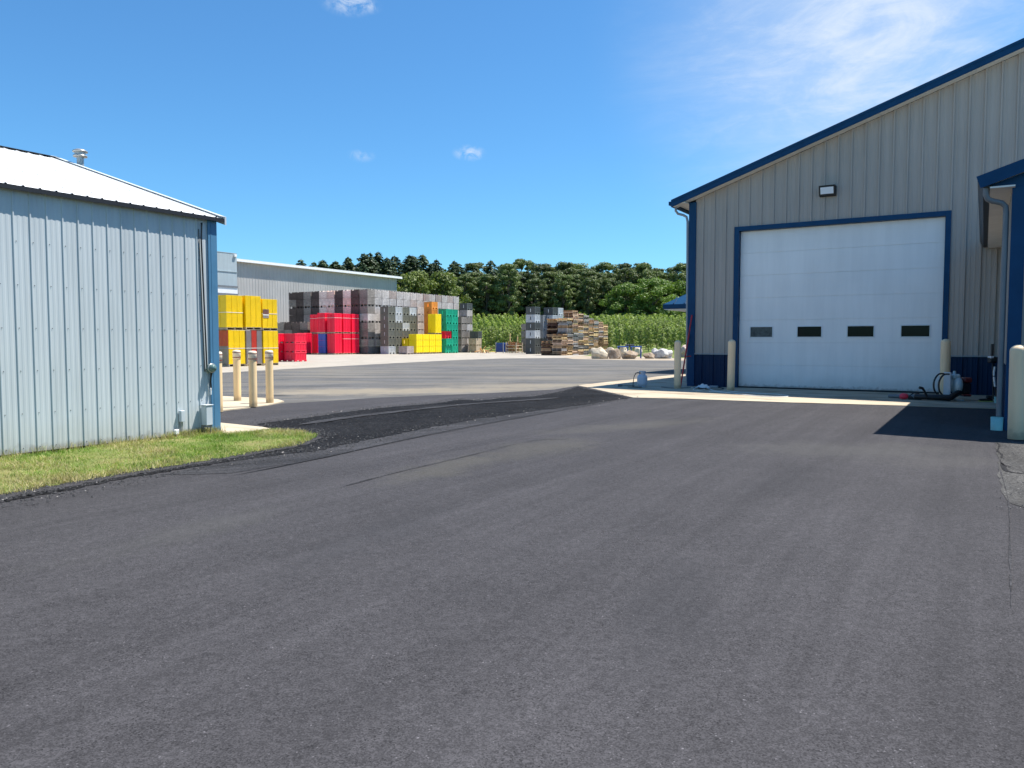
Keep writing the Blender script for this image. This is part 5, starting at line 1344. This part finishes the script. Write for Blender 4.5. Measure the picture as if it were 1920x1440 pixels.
def tree_thing(name, meshes, loc, rz, sc, label, cat, group):
    r = empty(name, loc, rz); r.scale = sc; link('crown', meshes[0], r); link('trunk', meshes[1], r); tag(r, label, cat, group); return r
def forest():
    rr = random.Random(42)
    D = [decid(100+i, 13, 8.5+rr.uniform(-1,1), MT['leafA']) for i in range(5)]
    C = [conif(200+i, 15, 8.2+rr.uniform(-.5,1), MT['leafC']) for i in range(4)]
    prof = [(300,498),(540,497),(560,492),(590,476),(625,482),(645,475),(680,468),(715,468),(742,480),(775,469),(800,477),(850,482),(880,489),(930,488),(975,487),(1003,501),(1050,488),(1085,497),(1150,494),(1215,491),(1245,500),(1290,490),(1500,492)]
    def top(px):
        for (a,ya),(b,yb) in zip(prof, prof[1:]):
            if a <= px <= b: return ya+(yb-ya)*(px-a)/(b-a)
        return 492
    rows = [(178, 5.4, 1.00), (184, 5.0, .96), (191, 4.6, 1.0), (199, 4.4, 1.0)]
    items = []
    for ri, (Y, sp, k) in enumerate(rows):
        px = 395 + ri*13
        while px < 1430:
            y = Y + rr.uniform(-2.2, 2.2); x = (px-960)/F*y; items.append((ri, px, x, y)); px += sp*F/Y*rr.uniform(.7,1.25)
    names = {}
    for ri, px, x, y in items:
        con = rr.random() < (0.97 if px < 830 else (0.65 if px < 1010 and ri > 0 else 0.06))
        z = terrain(x, y); tz = H + (HOR - top(px) + (5 if px < 850 else 0))/F*y + rr.uniform(-2.2, .7)
        if ri < 2: tz -= rr.uniform(0, 3.5) if not con else rr.uniform(0, 2.5)
        h = max(6.5, tz - z)
        if con: M_ = rr.choice(C); s = h/15; w = s*rr.uniform(1.0,1.4); nm = 'conifer'
        else: M_ = rr.choice(D); s = h/13; w = s*rr.uniform(.9,1.2); nm = 'broadleaf_tree'
        o = tree_thing(nm, M_, (x,y,z-.2), rr.uniform(0,6.28), (w,w,s), None, 'tree', 'trees of the forest edge')
        names.setdefault((nm, ri), []).append((px, o))
    rown = ['front', 'second', 'third', 'back']
    for (nm, ri), L_ in names.items():
        L_.sort(key=lambda q: q[0])
        for k, (px, o) in enumerate(L_):
            o['label'] = ('dark pointed conifer' if nm == 'conifer' else 'rounded green broadleaf tree') + ', %s from left in the %s row of the forest' % (CARD[k] if k < len(CARD) else 'number %d' % (k+1), rown[ri])
    # brighter nearer trees
    B1 = decid(301, 9, 9, MT['leafY'], 9000, .12); B2 = decid(302, 9, 8, MT['leafY'], 9000, .12)
    for (px, Y, ty, w, lab) in ((780,118,509,9.0,'bright yellow-green tree just above the bin wall, left one'), (830,121,511,9.0,'bright yellow-green tree just above the bin wall, right one')):
        p = PD(px, Y); z = terrain(p.x, p.y); h = H+(HOR-ty)/F*Y - z
        tree_thing('broadleaf_tree', rr.choice((B1,B2)), (p.x,p.y,z-.3), rr.uniform(0,6), (w/9,w/9,h/9), lab, 'tree', 'bright trees behind the bins')
    B3 = decid(303, 9, 11, MT['leafB'], 12000, .10)
    for k, (px, Y, ty, w, lab) in enumerate(((1172,171,531,11,'bright green spreading tree, left one at the orchard edge'), (1225,169,522,13.5,'largest bright green spreading tree at the orchard edge'), (1283,172,527,11,'bright green spreading tree beside the navy canopy'))):
        p = PD(px, Y); z = terrain(p.x, p.y); h = H+(HOR-ty)/F*Y - z
        tree_thing('broadleaf_tree', B3, (p.x,p.y,z-.3), k*2.1, (w/11,w/11,h/9), lab, 'tree', 'bright trees at the orchard edge')
forest()

def orchard():
    rr = random.Random(77)
    def mk(seed, n, size):
        r2 = random.Random(seed); h = 2.9; m = MB(); cs = []
        for k in range(13):
            z = .55+(h-.7)*k/12; rad = .62*(1-.55*k/12); a = k*2.4
            cs.append((Vector((math.cos(a)*rad*.6, math.sin(a)*rad*.6, z)), .34*(1-.35*k/12)))
        vs, fs = leaf_cloud(r2, cs, n, size, 1.0, .5); m.add(vs, fs)
        t = MB(); t.tube([(0,0,-.1),(r2.uniform(-.05,.05),0,1.2),(0,0,2.6)], [.045,.035,.015], 5); t.tube([(.12,0,-.1),(.12,0,2.9)], .02, 4)
        return m, t
    prot = []
    for i in range(4):
        m, t = mk(500+i, 640, .19); prot.append((m.mesh('crown', MT['leafO']), t.mesh('trunk', MT['bark']), m))
    far, _ = mk(600, 200, .32)
    n_ind = 0; fv = []; ff = []; row = 0
    y = 79.5
    while y < 174:
        row += 1
        xa, xb = (-.066*y, .245*y)
        x = xa; idx = 0
        while x < xb:
            yy = y + rr.uniform(-.2,.2); y0 = 66 + 36*(1 - smooth(6.0, 15.0, x-(yy-80)*.09))
            if yy > y0 + (10 if x > 11 else 1.5):
                s = rr.uniform(.72,.95)*(1.25 if (yy < 112 and x < 5) else 1.0); z = terrain(x, yy); idx += 1
                if n_ind < 285:
                    c, t, _m = rr.choice(prot); n_ind += 1
                    tree_thing('orchard_tree', (c,t), (x,yy,z-.05), rr.uniform(0,6.28), (s*1.1,s*1.1,s), 'young orchard tree, %s from left in %s row from front' % (CARD[idx-1] if idx <= len(CARD) else 'number %d' % idx, CARD[row-1]), 'tree', 'young orchard trees in rows')
                else:
                    a = rr.uniform(0,6.28); ca, sa = math.cos(a)*s*1.2, math.sin(a)*s*1.2; b = len(fv)
                    fv += [(v[0]*ca-v[1]*sa+x, v[0]*sa+v[1]*ca+yy, v[2]*s+z) for v in far.v]; ff += [tuple(b+i for i in f) for f in far.f]
            x += 1.25*rr.uniform(.85,1.15)
        y += 3.7 if y < 110 else 4.2
    me = bpy.data.meshes.new('far_orchard'); me.from_pydata(fv, [], ff); me.materials.append(MT['leafO'])
    tag(link('far_orchard', me), 'far rows of orchard trees filling the slope below the forest', 'orchard', kind='stuff')
orchard()

def understory():
    """dark scrub along the foot of the forest, nobody could count it"""
    rr = random.Random(5); cs = []
    for k in range(150):
        px = rr.uniform(380, 1440); Y = rr.uniform(177, 206); x = (px-960)/F*Y; cs.append((Vector((x, Y, terrain(x,Y)+rr.uniform(.5,2.6))), rr.uniform(1.3,2.4)))
    vs, fs = leaf_cloud(rr, cs, 26000, .7, .9); m = MB(); m.add(vs, fs)
    tag(m.build('forest_scrub', MT['leafC']), 'dark scrub along the foot of the forest', 'scrub', kind='stuff')
understory()
